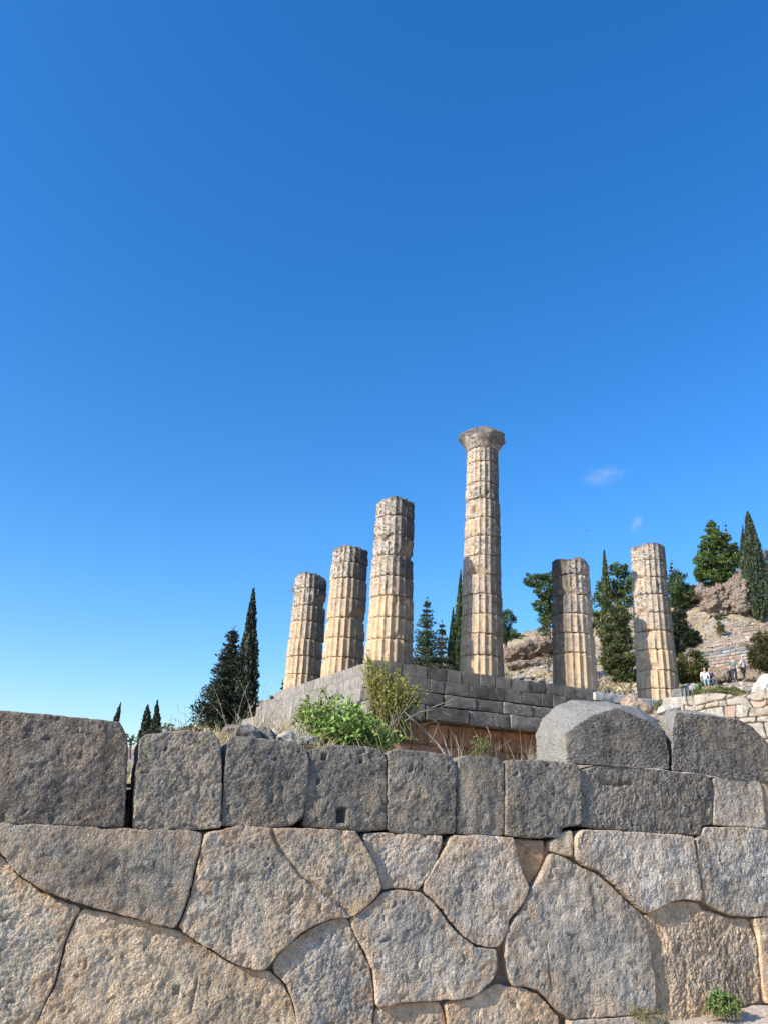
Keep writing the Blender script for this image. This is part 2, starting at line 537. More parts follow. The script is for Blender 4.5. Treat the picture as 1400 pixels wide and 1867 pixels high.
wall = thing('polygonal_wall', 'grey curved-joint polygonal stone wall topped by squared blocks along the path', 'wall', W_P)
GREY, DARK, WARM, PALE = (0.225, 0.212, 0.198), (0.150, 0.142, 0.135), (0.33, 0.275, 0.215), (0.36, 0.335, 0.305)
STONES = [
 # outline in photograph pixels, colour, iron stain, options
 # upper squared course
 ([(-210, 1283), (0, 1298), (69, 1304), (150, 1312), (217, 1319), (227, 1339), (232, 1365), (229, 1430), (226, 1470), (224, 1508), (100, 1504), (0, 1501), (-210, 1492)], (0.150, 0.135, 0.125), 0.0, dict(off=.03, rough=1.5, rad=.010)),
 ([(255, 1349), (266, 1341), (330, 1334), (388, 1337), (401, 1356), (404, 1421), (402, 1509), (343, 1514), (261, 1512), (244, 1513), (247, 1421), (252, 1387)], (0.185, 0.177, 0.168), 0.05, dict(off=.0, rough=1.1, rad=.010)),
 ([(416, 1352), (428, 1344), (480, 1348), (542, 1356), (559, 1365), (563, 1387), (558, 1456), (553, 1488), (535, 1504), (491, 1508), (405, 1505), (411, 1404)], (0.165, 0.155, 0.148), 0.0, dict(off=.015, rough=1.0, rad=.010)),
 ([(566, 1368), (597, 1361), (618, 1360), (666, 1361), (695, 1367), (705, 1384), (705, 1456), (703, 1513), (652, 1515), (597, 1511), (555, 1506), (559, 1462), (564, 1401)], (0.125, 0.120, 0.116), 0.0, dict(off=.0, rough=1.2, rad=.012, holes=[(624, 1487, 9, 13, .10), (592, 1380, 5, 6, .05), (660, 1388, 4, 4, .04), (582, 1425, 4, 5, .03)])),
 ([(709, 1372), (720, 1367), (769, 1371), (821, 1379), (831, 1394), (830, 1456), (829, 1520), (769, 1520), (716, 1518), (707, 1512), (709, 1400)], (0.155, 0.152, 0.148), 0.0, dict(off=.008, rough=.75, rad=.010)),
 ([(835, 1381), (854, 1379), (907, 1382), (918, 1391), (919, 1456), (917, 1523), (871, 1523), (833, 1520)], (0.170, 0.158, 0.148), 0.0, dict(off=-.01, rough=1.0, rad=.010)),
 ([(922, 1388), (982, 1387), (1019, 1391), (1045, 1392), (1054, 1404), (1057, 1456), (1057, 1503), (1023, 1508), (1018, 1527), (965, 1527), (921, 1523)], (0.150, 0.142, 0.136), 0.0, dict(off=.01, rough=1.0, rad=.010)),
 ([(1060, 1404), (1085, 1397), (1160, 1401), (1222, 1408), (1288, 1415), (1298, 1425), (1300, 1463), (1299, 1504), (1280, 1505), (1277, 1523), (1229, 1521), (1126, 1514), (1061, 1507)], (0.160, 0.150, 0.143), 0.0, dict(off=.0, rough=1.3, rad=.012, cracks=[([(1100, 1425), (1120, 1432), (1150, 1428)], .04, .03)])),
 ([(1303, 1418), (1383, 1425), (1388, 1435), (1395, 1490), (1395, 1511), (1349, 1507), (1303, 1504)], (0.27, 0.255, 0.242), 0.05, dict(off=.01, rough=.8, rad=.010)),
 ([(1390, 1426), (1500, 1436), (1500, 1522), (1399, 1512), (1396, 1480)], (0.34, 0.27, 0.20), 0.3, dict(off=-.02)),
 # curved polygonal masonry
 ([(-213, 1495), (0, 1503), (154, 1509), (261, 1514), (343, 1516), (367, 1521), (364, 1541), (356, 1569), (345, 1620), (328, 1672), (316, 1692), (295, 1687), (219, 1666), (147, 1647), (113, 1635), (65, 1615), (31, 1591), (10, 1563), (0, 1553), (-213, 1490)], (0.225, 0.206, 0.182), 0.2, dict(off=.03, rough=.95)),
 ([(373, 1522), (384, 1518), (404, 1515), (428, 1508), (480, 1510), (494, 1512), (573, 1513), (646, 1518), (661, 1541), (682, 1579), (692, 1620), (682, 1637), (651, 1664), (634, 1672), (604, 1673), (573, 1685), (539, 1707), (505, 1738), (484, 1766), (470, 1767), (446, 1762), (425, 1755), (398, 1738), (363, 1718), (339, 1700), (326, 1693), (336, 1672), (351, 1624), (361, 1576)], (0.265, 0.235, 0.200), 0.4, dict(off=.025, cracks=[([(494, 1514), (508, 1548), (528, 1570), (545, 1596), (562, 1608), (585, 1624), (606, 1640), (640, 1668)], .022, .032)])),
 ([(664, 1522), (700, 1520), (806, 1525), (804, 1548), (788, 1586), (771, 1611), (762, 1623), (745, 1620), (721, 1618), (699, 1622), (695, 1610), (685, 1576), (668, 1541)], (0.345, 0.315, 0.285), 0.3, dict(off=.0)),
 ([(824, 1525), (871, 1525), (934, 1529), (940, 1559), (950, 1593), (963, 1619), (957, 1637), (940, 1661), (928, 1675), (923, 1698), (917, 1708), (908, 1725), (885, 1726), (865, 1721), (841, 1704), (823, 1683), (806, 1659), (789, 1639), (773, 1625), (777, 1607), (795, 1576), (812, 1548)], (0.35, 0.32, 0.29), 0.35, dict(off=.03)),
 ([(939, 1531), (997, 1534), (998, 1559), (988, 1586), (971, 1611), (965, 1615), (954, 1596), (943, 1559)], (0.30, 0.20, 0.125), 0.15, dict(off=-.06, rough=.4)),
 ([(1021, 1522), (1042, 1514), (1045, 1541), (1045, 1563), (1023, 1558), (1005, 1551), (1003, 1536)], (0.36, 0.30, 0.245), 0.3, dict(off=-.02, rad=.010)),
 ([(1049, 1525), (1058, 1515), (1126, 1517), (1229, 1524), (1262, 1527), (1264, 1559), (1271, 1600), (1278, 1637), (1275, 1643), (1249, 1639), (1222, 1642), (1194, 1656), (1176, 1666), (1158, 1650), (1134, 1626), (1110, 1606), (1089, 1588), (1065, 1578), (1049, 1566), (1048, 1545)], (0.345, 0.315, 0.285), 0.25, dict(off=.02)),
 ([(1268, 1532), (1281, 1525), (1284, 1510), (1349, 1510), (1400, 1515), (1501, 1523), (1501, 1658), (1400, 1670), (1366, 1671), (1331, 1668), (1303, 1657), (1285, 1647), (1280, 1613), (1272, 1569)], (0.34, 0.325, 0.305), 0.25, dict(off=.03)),
 ([(1003, 1557), (1026, 1566), (1057, 1583), (1085, 1595), (1111, 1615), (1138, 1643), (1166, 1667), (1174, 1676), (1178, 1706), (1185, 1744), (1192, 1785), (1195, 1819), (1193, 1846), (1126, 1852), (1034, 1858), (1019, 1845), (999, 1824), (978, 1805), (954, 1798), (931, 1797), (923, 1764), (920, 1707), (935, 1683), (952, 1656), (969, 1621), (986, 1597)], (0.285, 0.265, 0.24), 0.25, dict(off=.03, cracks=[([(996, 1720), (998, 1760), (1003, 1800)], .012, .012)])),
 ([(1180, 1674), (1195, 1662), (1222, 1648), (1249, 1645), (1276, 1648), (1283, 1660), (1307, 1667), (1331, 1675), (1368, 1679), (1378, 1703), (1385, 1737), (1389, 1799), (1387, 1826), (1331, 1848), (1270, 1861), (1206, 1864), (1201, 1833), (1198, 1792), (1193, 1747), (1184, 1709)], (0.33, 0.265, 0.205), 0.5, dict(off=-.03, rough=1.6)),
 ([(1374, 1677), (1400, 1674), (1501, 1662), (1501, 1822), (1400, 1830), (1393, 1800), (1389, 1740), (1383, 1703)], (0.38, 0.315, 0.25), 0.5, dict(off=-.01, rough=1.1)),
 ([(640, 1676), (652, 1669), (683, 1643), (697, 1629), (721, 1624), (745, 1626), (764, 1629), (785, 1646), (802, 1667), (819, 1691), (840, 1711), (864, 1729), (885, 1732), (902, 1733), (903, 1764), (895, 1785), (880, 1800), (862, 1814), (837, 1821), (786, 1824), (727, 1826), (707, 1834), (687, 1836), (685, 1805), (681, 1775), (668, 1737), (652, 1713), (642, 1692)], (0.30, 0.28, 0.255), 0.45, dict(off=.015)),
 ([(500, 1757), (512, 1738), (543, 1712), (578, 1690), (607, 1679), (633, 1677), (636, 1692), (647, 1713), (660, 1737), (674, 1764), (679, 1805), (681, 1838), (674, 1890), (549, 1890), (537, 1826), (524, 1795), (503, 1775)], (0.295, 0.277, 0.255), 0.35, dict(off=.01)),
 ([(152, 1658), (219, 1672), (298, 1692), (322, 1698), (338, 1706), (362, 1723), (397, 1744), (424, 1761), (445, 1768), (470, 1773), (490, 1771), (513, 1792), (531, 1826), (542, 1864), (543, 1910), (50, 1910), (86, 1829), (105, 1795), (115, 1754), (125, 1713), (136, 1684)], (0.355, 0.305, 0.245), 0.5, dict(off=.0, rough=1.1, holes=[(323, 1807, 8, 9, .04)], cracks=[([(360, 1790), (352, 1830), (348, 1850)], .014, .015)])),
 ([(0, 1561), (10, 1571), (31, 1598), (65, 1622), (79, 1632), (146, 1657), (129, 1685), (119, 1713), (109, 1750), (97, 1795), (80, 1829), (45, 1910), (-213, 1910), (-213, 1498)], (0.385, 0.335, 0.275), 0.45, dict(off=-.015, rough=1.1)),
 ([(688, 1841), (727, 1832), (804, 1829), (811, 1853), (816, 1890), (679, 1890)], (0.37, 0.31, 0.245), 0.5, dict(off=-.04)),
 ([(812, 1830), (854, 1824), (889, 1807), (909, 1796), (925, 1802), (954, 1804), (977, 1812), (997, 1831), (1017, 1853), (1021, 1900), (822, 1900), (816, 1853)], (0.375, 0.315, 0.25), 0.5, dict(off=-.02)),
 ([(912, 1735), (920, 1745), (921, 1770), (925, 1792), (910, 1792), (909, 1770)], (0.24, 0.18, 0.13), 0.4, dict(off=-.13, rough=.4)),
 ([(1035, 1863), (1126, 1857), (1200, 1852), (1206, 1868), (1210, 1905), (1025, 1905)], (0.40, 0.37, 0.33), 0.2, dict(off=.06, rough=.7)),
]
for _i, (poly, colr, iron, op) in enumerate(STONES):
    P2 = np.array([wall_uv(x, y) for x, y in poly])
    _br = (1.5 if _i >= 10 else 1.6) * (0.9 + 0.2 * ((_i * 0.618) % 1.0))
    op = dict(op)
    op['rough'] = op.get('rough', 1.0) * (0.62, 1.0, 1.25, 0.8, 1.1)[_i % 5]
    op['off'] = op.get('off', 0) + (0.012, -0.010, 0.0, 0.016, -0.014)[(_i * 3) % 5]
    if 'holes' in op:
        hs = []
        for (x, y, hw, hh, dp) in op['holes']:
            c = wall_uv(x, y); c2 = wall_uv(x + hw, y - hh)
            hs.append((c[0], c[1], abs(c2[0] - c[0]), abs(c2[1] - c[1]), dp))
        op['holes'] = hs
    if 'cracks' in op:
        op['cracks'] = [([wall_uv(x, y) for x, y in pl], wd, dp) for pl, wd, dp in op['cracks']]
    V, F, A = stone_mesh(P2, wall_pt, 3 + _i * 7, **op)
    build('stone', V, F, M_WALL, wall, True, A, (colr[0] * (1.06 if _i < 10 else 1.02 if iron < .5 else 1.05) * _br, colr[1] * 0.98 * _br, colr[2] * (0.83 if _i < 10 else 0.89 if iron < .5 else 0.85) * _br, iron + (.03 if _i >= 10 else 0)))
# the wall runs on past both borders of the picture
def run_on(s0, s1, ztop, zmid, seed):
    rs = np.random.RandomState(seed)
    rows = [-0.45, zmid * 0.28, zmid * 0.66, zmid, ztop]
    nod = []
    for r, z in enumerate(rows):
        xs = [s0]
        while xs[-1] < s1 - 0.5: xs.append(xs[-1] + rs.uniform(0.3, 0.6))
        xs.append(s1)
        nod.append((np.array(xs), z + (0.07 if 0 < r < 3 else 0.012) * rs.uniform(-1, 1, len(xs))))
    for r in range(4):
        fl = lambda x: float(np.interp(x, *nod[r])); fh = lambda x: float(np.interp(x, *nod[r + 1]))
        x, lean = s0, 0.0
        while x < s1 - 0.05:
            w = min(rs.uniform(0.6, 1.3), s1 - x)
            if s1 - (x + w) < 0.35: w = s1 - x
            l2 = 0.0 if (r == 3 or x + w >= s1) else rs.uniform(-0.22, 0.22)
            P = [(x, fl(x)), (x + w * .5, fl(x + w * .5)), (x + w, fl(x + w)), (x + w + l2, fh(x + w + l2)), (x + w * .5, fh(x + w * .5)), (x + lean, fh(x + lean))]
            V, F, A = stone_mesh(np.array(P), wall_pt, seed * 50 + rs.randint(9999), step=.02, off=rs.uniform(-.02, .03), inset=.004)
            q = rs.uniform(.85, 1.15)
            c = (.20 * q, .175 * q, .145 * q, .05) if r == 3 else (.43 * q, .375 * q, .30 * q, .4)
            build('stone', V, F, M_WALL, wall, True, A, c)
            lean = l2; x += w
_ul, _um = wall_uv(-215, 1283), wall_uv(-215, 1493)
run_on(_ul[0] - 5.0, _ul[0] - 0.012, _ul[1], _um[1], 51)
_ur, _rm = wall_uv(1503, 1436), wall_uv(1503, 1521)
run_on(_ur[0] + 0.01, _ur[0] + 6.0, _ur[1], _rm[1], 52)
# rubble and earth packed behind the facing stones
def boxm(c0, ax, ay, az, name, mat, parent=None, color=None, origin=None):
    c0 = np.asarray(c0, float)
    V = np.array([c0 + i * ax + j * ay + k * az for i in (0, 1) for j in (0, 1) for k in (0, 1)])
    F = np.array([(0, 1, 3, 2), (4, 6, 7, 5), (0, 4, 5, 1), (2, 3, 7, 6), (0, 2, 6, 4), (1, 5, 7, 3)])
    return build(name, V, F, mat, parent, False, None, color, origin)
_z0 = wall_uv(700, 1530)[1]
_l = wall_uv(-160, 1600)[0] - 5.2 ; _r = wall_uv(1480, 1600)[0] + 6.0
boxm(wall_pt([_l], [-0.6], [-0.075])[0], W_U * (_r - _l), -W_NN * 1.2, W_V * (_z0 + 0.6), 'fill', M_BLOCK, wall, (0.26, 0.19, 0.13, 0))

# great loose blocks still lying on the right end of the wall
def hull_mesh(pts, n=10, smooth=3, amp=0.02, freq=3.0, seed=0, fine=0.0):
    "a rough stone: the hull of some corner points, subdivided, rounded and weathered"
    bm = bmesh.new()
    for p in pts: bm.verts.new(tuple(float(c) for c in p))
    r = bmesh.ops.convex_hull(bm, input=bm.verts)
    for g in list(bm.verts):
        if not g.link_faces: bm.verts.remove(g)
    bmesh.ops.triangulate(bm, faces=bm.faces)
    bm.verts.index_update()
    T = np.array([[v.index for v in f.verts] for f in bm.faces])
    X = np.array([v.co for v in bm.verts])
    bm.free()
    ij = [(i, j) for i in range(n + 1) for j in range(n + 1 - i)]
    lut = {q: k for k, q in enumerate(ij)}
    bc = np.array([[i / n, j / n, 1 - (i + j) / n] for i, j in ij])
    tf = []
    for i in range(n):
        for j in range(n - i):
            tf.append((lut[(i, j)], lut[(i + 1, j)], lut[(i, j + 1)]))
            if i + j < n - 1:
                tf.append((lut[(i + 1, j)], lut[(i + 1, j + 1)], lut[(i, j + 1)]))
    tf = np.array(tf)
    V = np.concatenate([bc @ X[t] for t in T])
    F = np.concatenate([tf + k * len(bc) for k in range(len(T))])
    ext = max(np.ptp(X, axis=0).max(), 1e-3)
    key = np.round(V / (ext * 1e-5)).astype(np.int64)
    _, first, inv = np.unique(key, axis=0, return_index=True, return_inverse=True)
    V = V[first]; F = inv.ravel()[F]
    F = F[(F[:, 0] != F[:, 1]) & (F[:, 1] != F[:, 2]) & (F[:, 0] != F[:, 2])]
    E = np.concatenate([F[:, [0, 1]], F[:, [1, 2]], F[:, [2, 0]]])
    deg = np.bincount(E[:, 0], minlength=len(V)) + np.bincount(E[:, 1], minlength=len(V))
    for _ in range(smooth):
        A = np.zeros_like(V)
        for c in range(3):
            A[:, c] = np.bincount(E[:, 0], V[E[:, 1], c], len(V)) + np.bincount(E[:, 1], V[E[:, 0], c], len(V))
        V = 0.45 * V + 0.55 * A / np.maximum(deg, 1)[:, None]
    fn = np.cross(V[F[:, 1]] - V[F[:, 0]], V[F[:, 2]] - V[F[:, 0]])
    VN = np.zeros_like(V)
    for c in range(3):
        for k in range(3):
            VN[:, c] += np.bincount(F[:, k], fn[:, c], len(V))
    VN /= np.linalg.norm(VN, axis=1)[:, None] + 1e-12
    d = fbm(V * freq + seed * 7.7, 4, 0.55) * amp + (0.35 - np.abs(fbm(V * freq * 0.8 + seed * 3.1, 3, 0.55))) * amp * 0.9
    if fine:
        d = d + (np.abs(pn(V * 24 + seed)) + 0.6 * pn(V * 40 + seed)) * fine
    return V + VN * d[:, None], F
def wall_at(px, py, back):
    "pixel -> point on the wall face, pushed back into the wall along the sight line"
    d = ray(px, py)
    t = ((W_P - EYE - W_NN * back) @ W_NN) / (d @ W_NN)
    return EYE + d * t
def sunlit_pale_of(V, F):
    "1 on broken faces, painted paler to look sunlit, 0 on the dressed face that looks at the path"
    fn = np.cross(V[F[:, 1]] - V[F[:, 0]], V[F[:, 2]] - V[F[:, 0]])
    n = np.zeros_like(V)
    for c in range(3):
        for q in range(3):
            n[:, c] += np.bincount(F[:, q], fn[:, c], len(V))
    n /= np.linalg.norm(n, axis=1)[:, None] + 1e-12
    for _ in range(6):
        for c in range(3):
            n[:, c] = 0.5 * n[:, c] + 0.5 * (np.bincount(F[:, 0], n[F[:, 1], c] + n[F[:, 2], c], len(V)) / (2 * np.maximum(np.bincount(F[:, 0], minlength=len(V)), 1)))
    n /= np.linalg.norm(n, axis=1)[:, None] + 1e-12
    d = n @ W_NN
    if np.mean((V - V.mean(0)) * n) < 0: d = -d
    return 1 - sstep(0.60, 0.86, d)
_b1 = [wall_at(1033, 1390, 0), wall_at(1029, 1338, 0), wall_at(1074, 1305, 0.0), wall_at(1122, 1291, 0.0), wall_at(1178, 1315, 0), wall_at(1213, 1345, 0.0), wall_at(1220, 1378, 0), wall_at(1219, 1402, 0), wall_at(1120, 1397, 0),
       wall_at(979, 1388, .55), wall_at(977, 1342, .60), wall_at(990, 1310, .62), wall_at(1014, 1286, .66), wall_at(1042, 1278, .72), wall_at(1104, 1281, .75), wall_at(1160, 1289, .75), wall_at(1195, 1312, .7), wall_at(1214, 1345, .6), wall_at(1219, 1400, .6)]
V, F = hull_mesh(_b1, 64, 0, 0.012, 2.6, 5, 0.009)
build('stone', V, F, M_WALL, wall, True, {'edge': np.ones(len(V)), 'pale': sunlit_pale_of(V, F)}, (0.20, 0.182, 0.155, 0.1))
_b2 = [wall_at(1226, 1404, 0), wall_at(1226, 1330, 0), wall_at(1233, 1300, 0.02), wall_at(1277, 1303, 0), wall_at(1345, 1313, 0), wall_at(1370, 1326, 0), wall_at(1391, 1352, 0), wall_at(1400, 1384, 0), wall_at(1436, 1398, 0), wall_at(1436, 1428, 0), wall_at(1297, 1414, 0),
       wall_at(1206, 1400, .5), wall_at(1204, 1312, .5), wall_at(1216, 1297, .5), wall_at(1250, 1296, .45), wall_at(1340, 1312, .5), wall_at(1390, 1350, .5), wall_at(1436, 1395, .5), wall_at(1436, 1425, .5)]
V, F = hull_mesh(_b2, 64, 0, 0.012, 2.6, 9, 0.012)
build('stone', V, F, M_WALL, wall, True, {'edge': np.ones(len(V)), 'pale': sunlit_pale_of(V, F)}, (0.195, 0.172, 0.145, 0.05))

# ------------------------------------------------------------------ ground in front
def grid_mesh(f, u0, u1, nu, v0, v1, nv):
    uu, vv = np.meshgrid(np.linspace(u0, u1, nu), np.linspace(v0, v1, nv), indexing='ij')
    V = f(uu.ravel(), vv.ravel())
    idx = np.arange(nu * nv).reshape(nu, nv)
    return V, np.stack([idx[:-1, :-1], idx[1:, :-1], idx[1:, 1:], idx[:-1, 1:]], -1).reshape(-1, 4)
_big = 6000.0
g = build('ground', np.array([(-_big, -_big, -0.35), (_big, -_big, -0.35), (_big, _big, -0.35), (-_big, _big, -0.35)]), np.array([(0, 1, 2, 3)]), M_DIRT)
tag(g, kind='structure')
def _path(u, v):
    P = W_P[None, :] + u[:, None] * W_U + v[:, None] * W_N
    P[:, 2] = -0.05 + 0.03 * fbm(np.stack([u * .7, v * .7, u * 0], 1), 3) + 0.018 * fbm(np.stack([u * 6, v * 6, u * 0 + 5], 1), 3)
    P[:, 2] += 0.05 * np.exp(-np.clip(v, 0, 9) / 0.2)
    P[:, 2] -= np.clip(-u + .4, 0, 3.6) * 0.075
    return P
V, F = grid_mesh(_path, -14, 16, 300, -0.15, 16, 160)
tag(build('path', V, F, M_DIRT), kind='structure')

def behind(px, py, back):
    "forward distance of a point that many metres behind the wall face, on the sight line"
    return float(wall_at(px, py, back)[1])

# ------------------------------------------------------------------ terrain behind the wall (terrace, then the hillside)
_TD = [5.5, 9, 13, 15.5, 17, 22, 30, 36, 45, 60, 75, 85, 95, 105, 112]
_TX = [-300, 0, 300, 455, 515, 640, 780, 900, 1000, 1150, 1240, 1300, 1400, 1600, 2200]
# picture height of the ground surface for each direction (rows) and distance (columns)
_TY = {
 -300: [1450, 1440, 1438, 1438, 1436, 1434, 1432, 1430, 1430, 1430, 1430, 1430, 1430, 1430, 1430],
 0:    [1445, 1430, 1420, 1418, 1416, 1412, 1408, 1406, 1405, 1404, 1402, 1400, 1398, 1396, 1394],
 300:  [1448, 1432, 1420, 1416, 1414, 1405, 1396, 1390, 1384, 1378, 1374, 1370, 1368, 1364, 1360],
 455:  [1452, 1436, 1424, 1418, 1414, 1402, 1390, 1382, 1366, 1345, 1325, 1315, 1305, 1296, 1288],
 515:  [1454, 1438, 1426, 1420, 1416, 1404, 1392, 1380, 1355, 1330, 1308, 1295, 1282, 1272, 1263],
 640:  [1458, 1442, 1430, 1424, 1420, 1408, 1394, 1380, 1330, 1290, 1270, 1256, 1246, 1236, 1228],
 780:  [1466, 1448, 1434, 1428, 1424, 1410, 1394, 1380, 1320, 1262, 1248, 1238, 1228, 1220, 1212],
 900:  [1474, 1456, 1440, 1432, 1428, 1412, 1396, 1380, 1320, 1244, 1228, 1215, 1202, 1190, 1180],
 1000: [1480, 1462, 1446, 1436, 1430, 1412, 1395, 1370, 1290, 1236, 1215, 1200, 1184, 1166, 1150],
 1150: [1488, 1470, 1440, 1400, 1380, 1340, 1315, 1290, 1256, 1236, 1212, 1192, 1168, 1140, 1112],
 1240: [1492, 1474, 1430, 1350, 1310, 1295, 1284, 1275, 1262, 1246, 1222, 1196, 1164, 1126, 1092],
 1300: [1496, 1478, 1420, 1340, 1294, 1284, 1276, 1270, 1260, 1245, 1222, 1194, 1152, 1112, 1070],
 1400: [1502, 1484, 1420, 1340, 1288, 1276, 1268, 1262, 1252, 1236, 1208, 1182, 1138, 1096, 1046],
 1600: [1512, 1494, 1420, 1330, 1270, 1255, 1245, 1238, 1225, 1205, 1178, 1150, 1108, 1070, 1030],
 2200: [1540, 1520, 1440, 1330, 1240, 1220, 1205, 1195, 1180, 1155, 1130, 1100, 1060, 1020, 980]}
_TT = np.array([_TY[x] for x in _TX], float)
def horizon_y(px):
    return 1483.2 + (px - 700) * 0.0524
def px_of(x, y):
    "picture column in which the ground point (x, y) is seen, near enough"
    z = 0.14 * y
    q = np.stack([x, y, z], -1)
    d = q @ _F
    return 700 + FPX * (q @ _RT) / np.maximum(d, 0.1)
_slope = lambda px, py: np.array([ray(a, b)[2] for a, b in zip(px, py)])
T_LEFT = None
def ground(x, y):
    x = np.atleast_1d(np.asarray(x, float)); y = np.atleast_1d(np.asarray(y, float))
    yy = np.clip(y, _TD[0], 112.0)
    px = np.clip(px_of(x, np.maximum(y, 3)), _TX[0], _TX[-1])
    ix = np.clip(np.searchsorted(_TX, px) - 1, 0, len(_TX) - 2)
    fx = (px - np.take(_TX, ix)) / (np.take(_TX, ix + 1) - np.take(_TX, ix))
    iy = np.clip(np.searchsorted(_TD, yy) - 1, 0, len(_TD) - 2)
    fy = (yy - np.take(_TD, iy)) / (np.take(_TD, iy + 1) - np.take(_TD, iy))
    py = (_TT[ix, iy] * (1 - fx) + _TT[ix + 1, iy] * fx) * (1 - fy) + (_TT[ix, iy + 1] * (1 - fx) + _TT[ix + 1, iy + 1] * fx) * fy
    # direction through (px, py)
    d = _F[None] + _RT[None] * ((px - 700) / FPX)[:, None] + _UP[None] * ((933.5 - py) / FPX)[:, None]
    z = EYE[2] + d[:, 2] / d[:, 1] * yy
    far = np.clip(y - 112.0, 0, 4000)
    z = z - far * 0.02 - far ** 2 / (far + 80) * 0.05
    # terraces and bumps on the slope
    w = sstep(50, 72, y) * (1 - 0.7 * sstep(112, 130, y))
    p = np.stack([x * 0.12, y * 0.12, x * 0], -1)
    z = z + w * (fbm(p, 4, 0.55) * 1.1)
    z = z + sstep(14, 20, y) * 0.12 * fbm(p * 8, 3)
    return z
def gz(x, y):
    return float(ground([x], [y])[0])

# ------------------------------------------------------------------ temple platform
T_YAW = R(65.0)
T_F = np.array([math.sin(T_YAW), math.cos(T_YAW), 0.0])        # along the front row, to the right
T_K = np.array([-math.cos(T_YAW), math.sin(T_YAW), 0.0])       # along the flank, away
_c3 = at(708, 1203, 28.46)
INSET = 0.98
T_E = np.array([_c3[0], _c3[1], 0]) - T_F * INSET - T_K * INSET  # outer corner of the stylobate
T_Z = at(*[690, 1203], T_E[1])[2]                                # level of its top
Y_TEMPLE = None
print('temple corner', T_E, 'z', T_Z)
def tpt(f, k, z):
    return T_E + T_F * f + T_K * k + np.array([0, 0, z])
_in = lambda x, y: ((x - T_E[0]) * T_F[0] + (y - T_E[1]) * T_F[1], (x - T_E[0]) * T_K[0] + (y - T_E[1]) * T_K[1])

def _terr(u, v):
    # u: bearing-like column, v: distance
    x = np.tan(u) * v
    y = v
    z = ground(x, y)
    f, k = _in(x, y)
    foot = (f > -0.5) & (f < 16) & (k > -0.3) & (k < 15.5)
    z = np.where(foot, np.minimum(z, T_Z - 2.6), z)
    return np.stack([x, y, z], 1)
_vv = np.concatenate([np.linspace(0, 1, 150) ** 1.0 * 105 + 9.2, np.array([118, 124, 132, 145, 165, 200, 260, 400, 700, 1500])])
_uu = np.linspace(R(-50), R(52), 260)
uu, vv = np.meshgrid(_uu, _vv, indexing='ij')
_V = _terr(uu.ravel(), vv.ravel())
# keep the terrace behind the wall: everything nearer than the wall is dropped
_side = (_V - W_P) @ W_N
idx = np.arange(len(_uu) * len(_vv)).reshape(len(_uu), len(_vv))
_q = np.stack([idx[:-1, :-1], idx[1:, :-1], idx[1:, 1:], idx[:-1, 1:]], -1).reshape(-1, 4)
_q = _q[(_side[_q] < -0.25).all(1)]
tag(build('hillside', _V, _q, M_EARTH), kind='structure')
def _near(u, v):
    P = W_P[None] + u[:, None] * W_U - v[:, None] * W_N
    P[:, 2] = np.maximum(ground(P[:, 0], P[:, 1]), 0.2) - 0.03 + 0.05 * fbm(np.stack([u * 2, v * 2, u * 0], 1), 3)
    return P
V, F = grid_mesh(_near, -12, 10, 160, 0.35, 9.0, 60)
tag(build('terrace', V, F, M_EARTH), kind='structure')

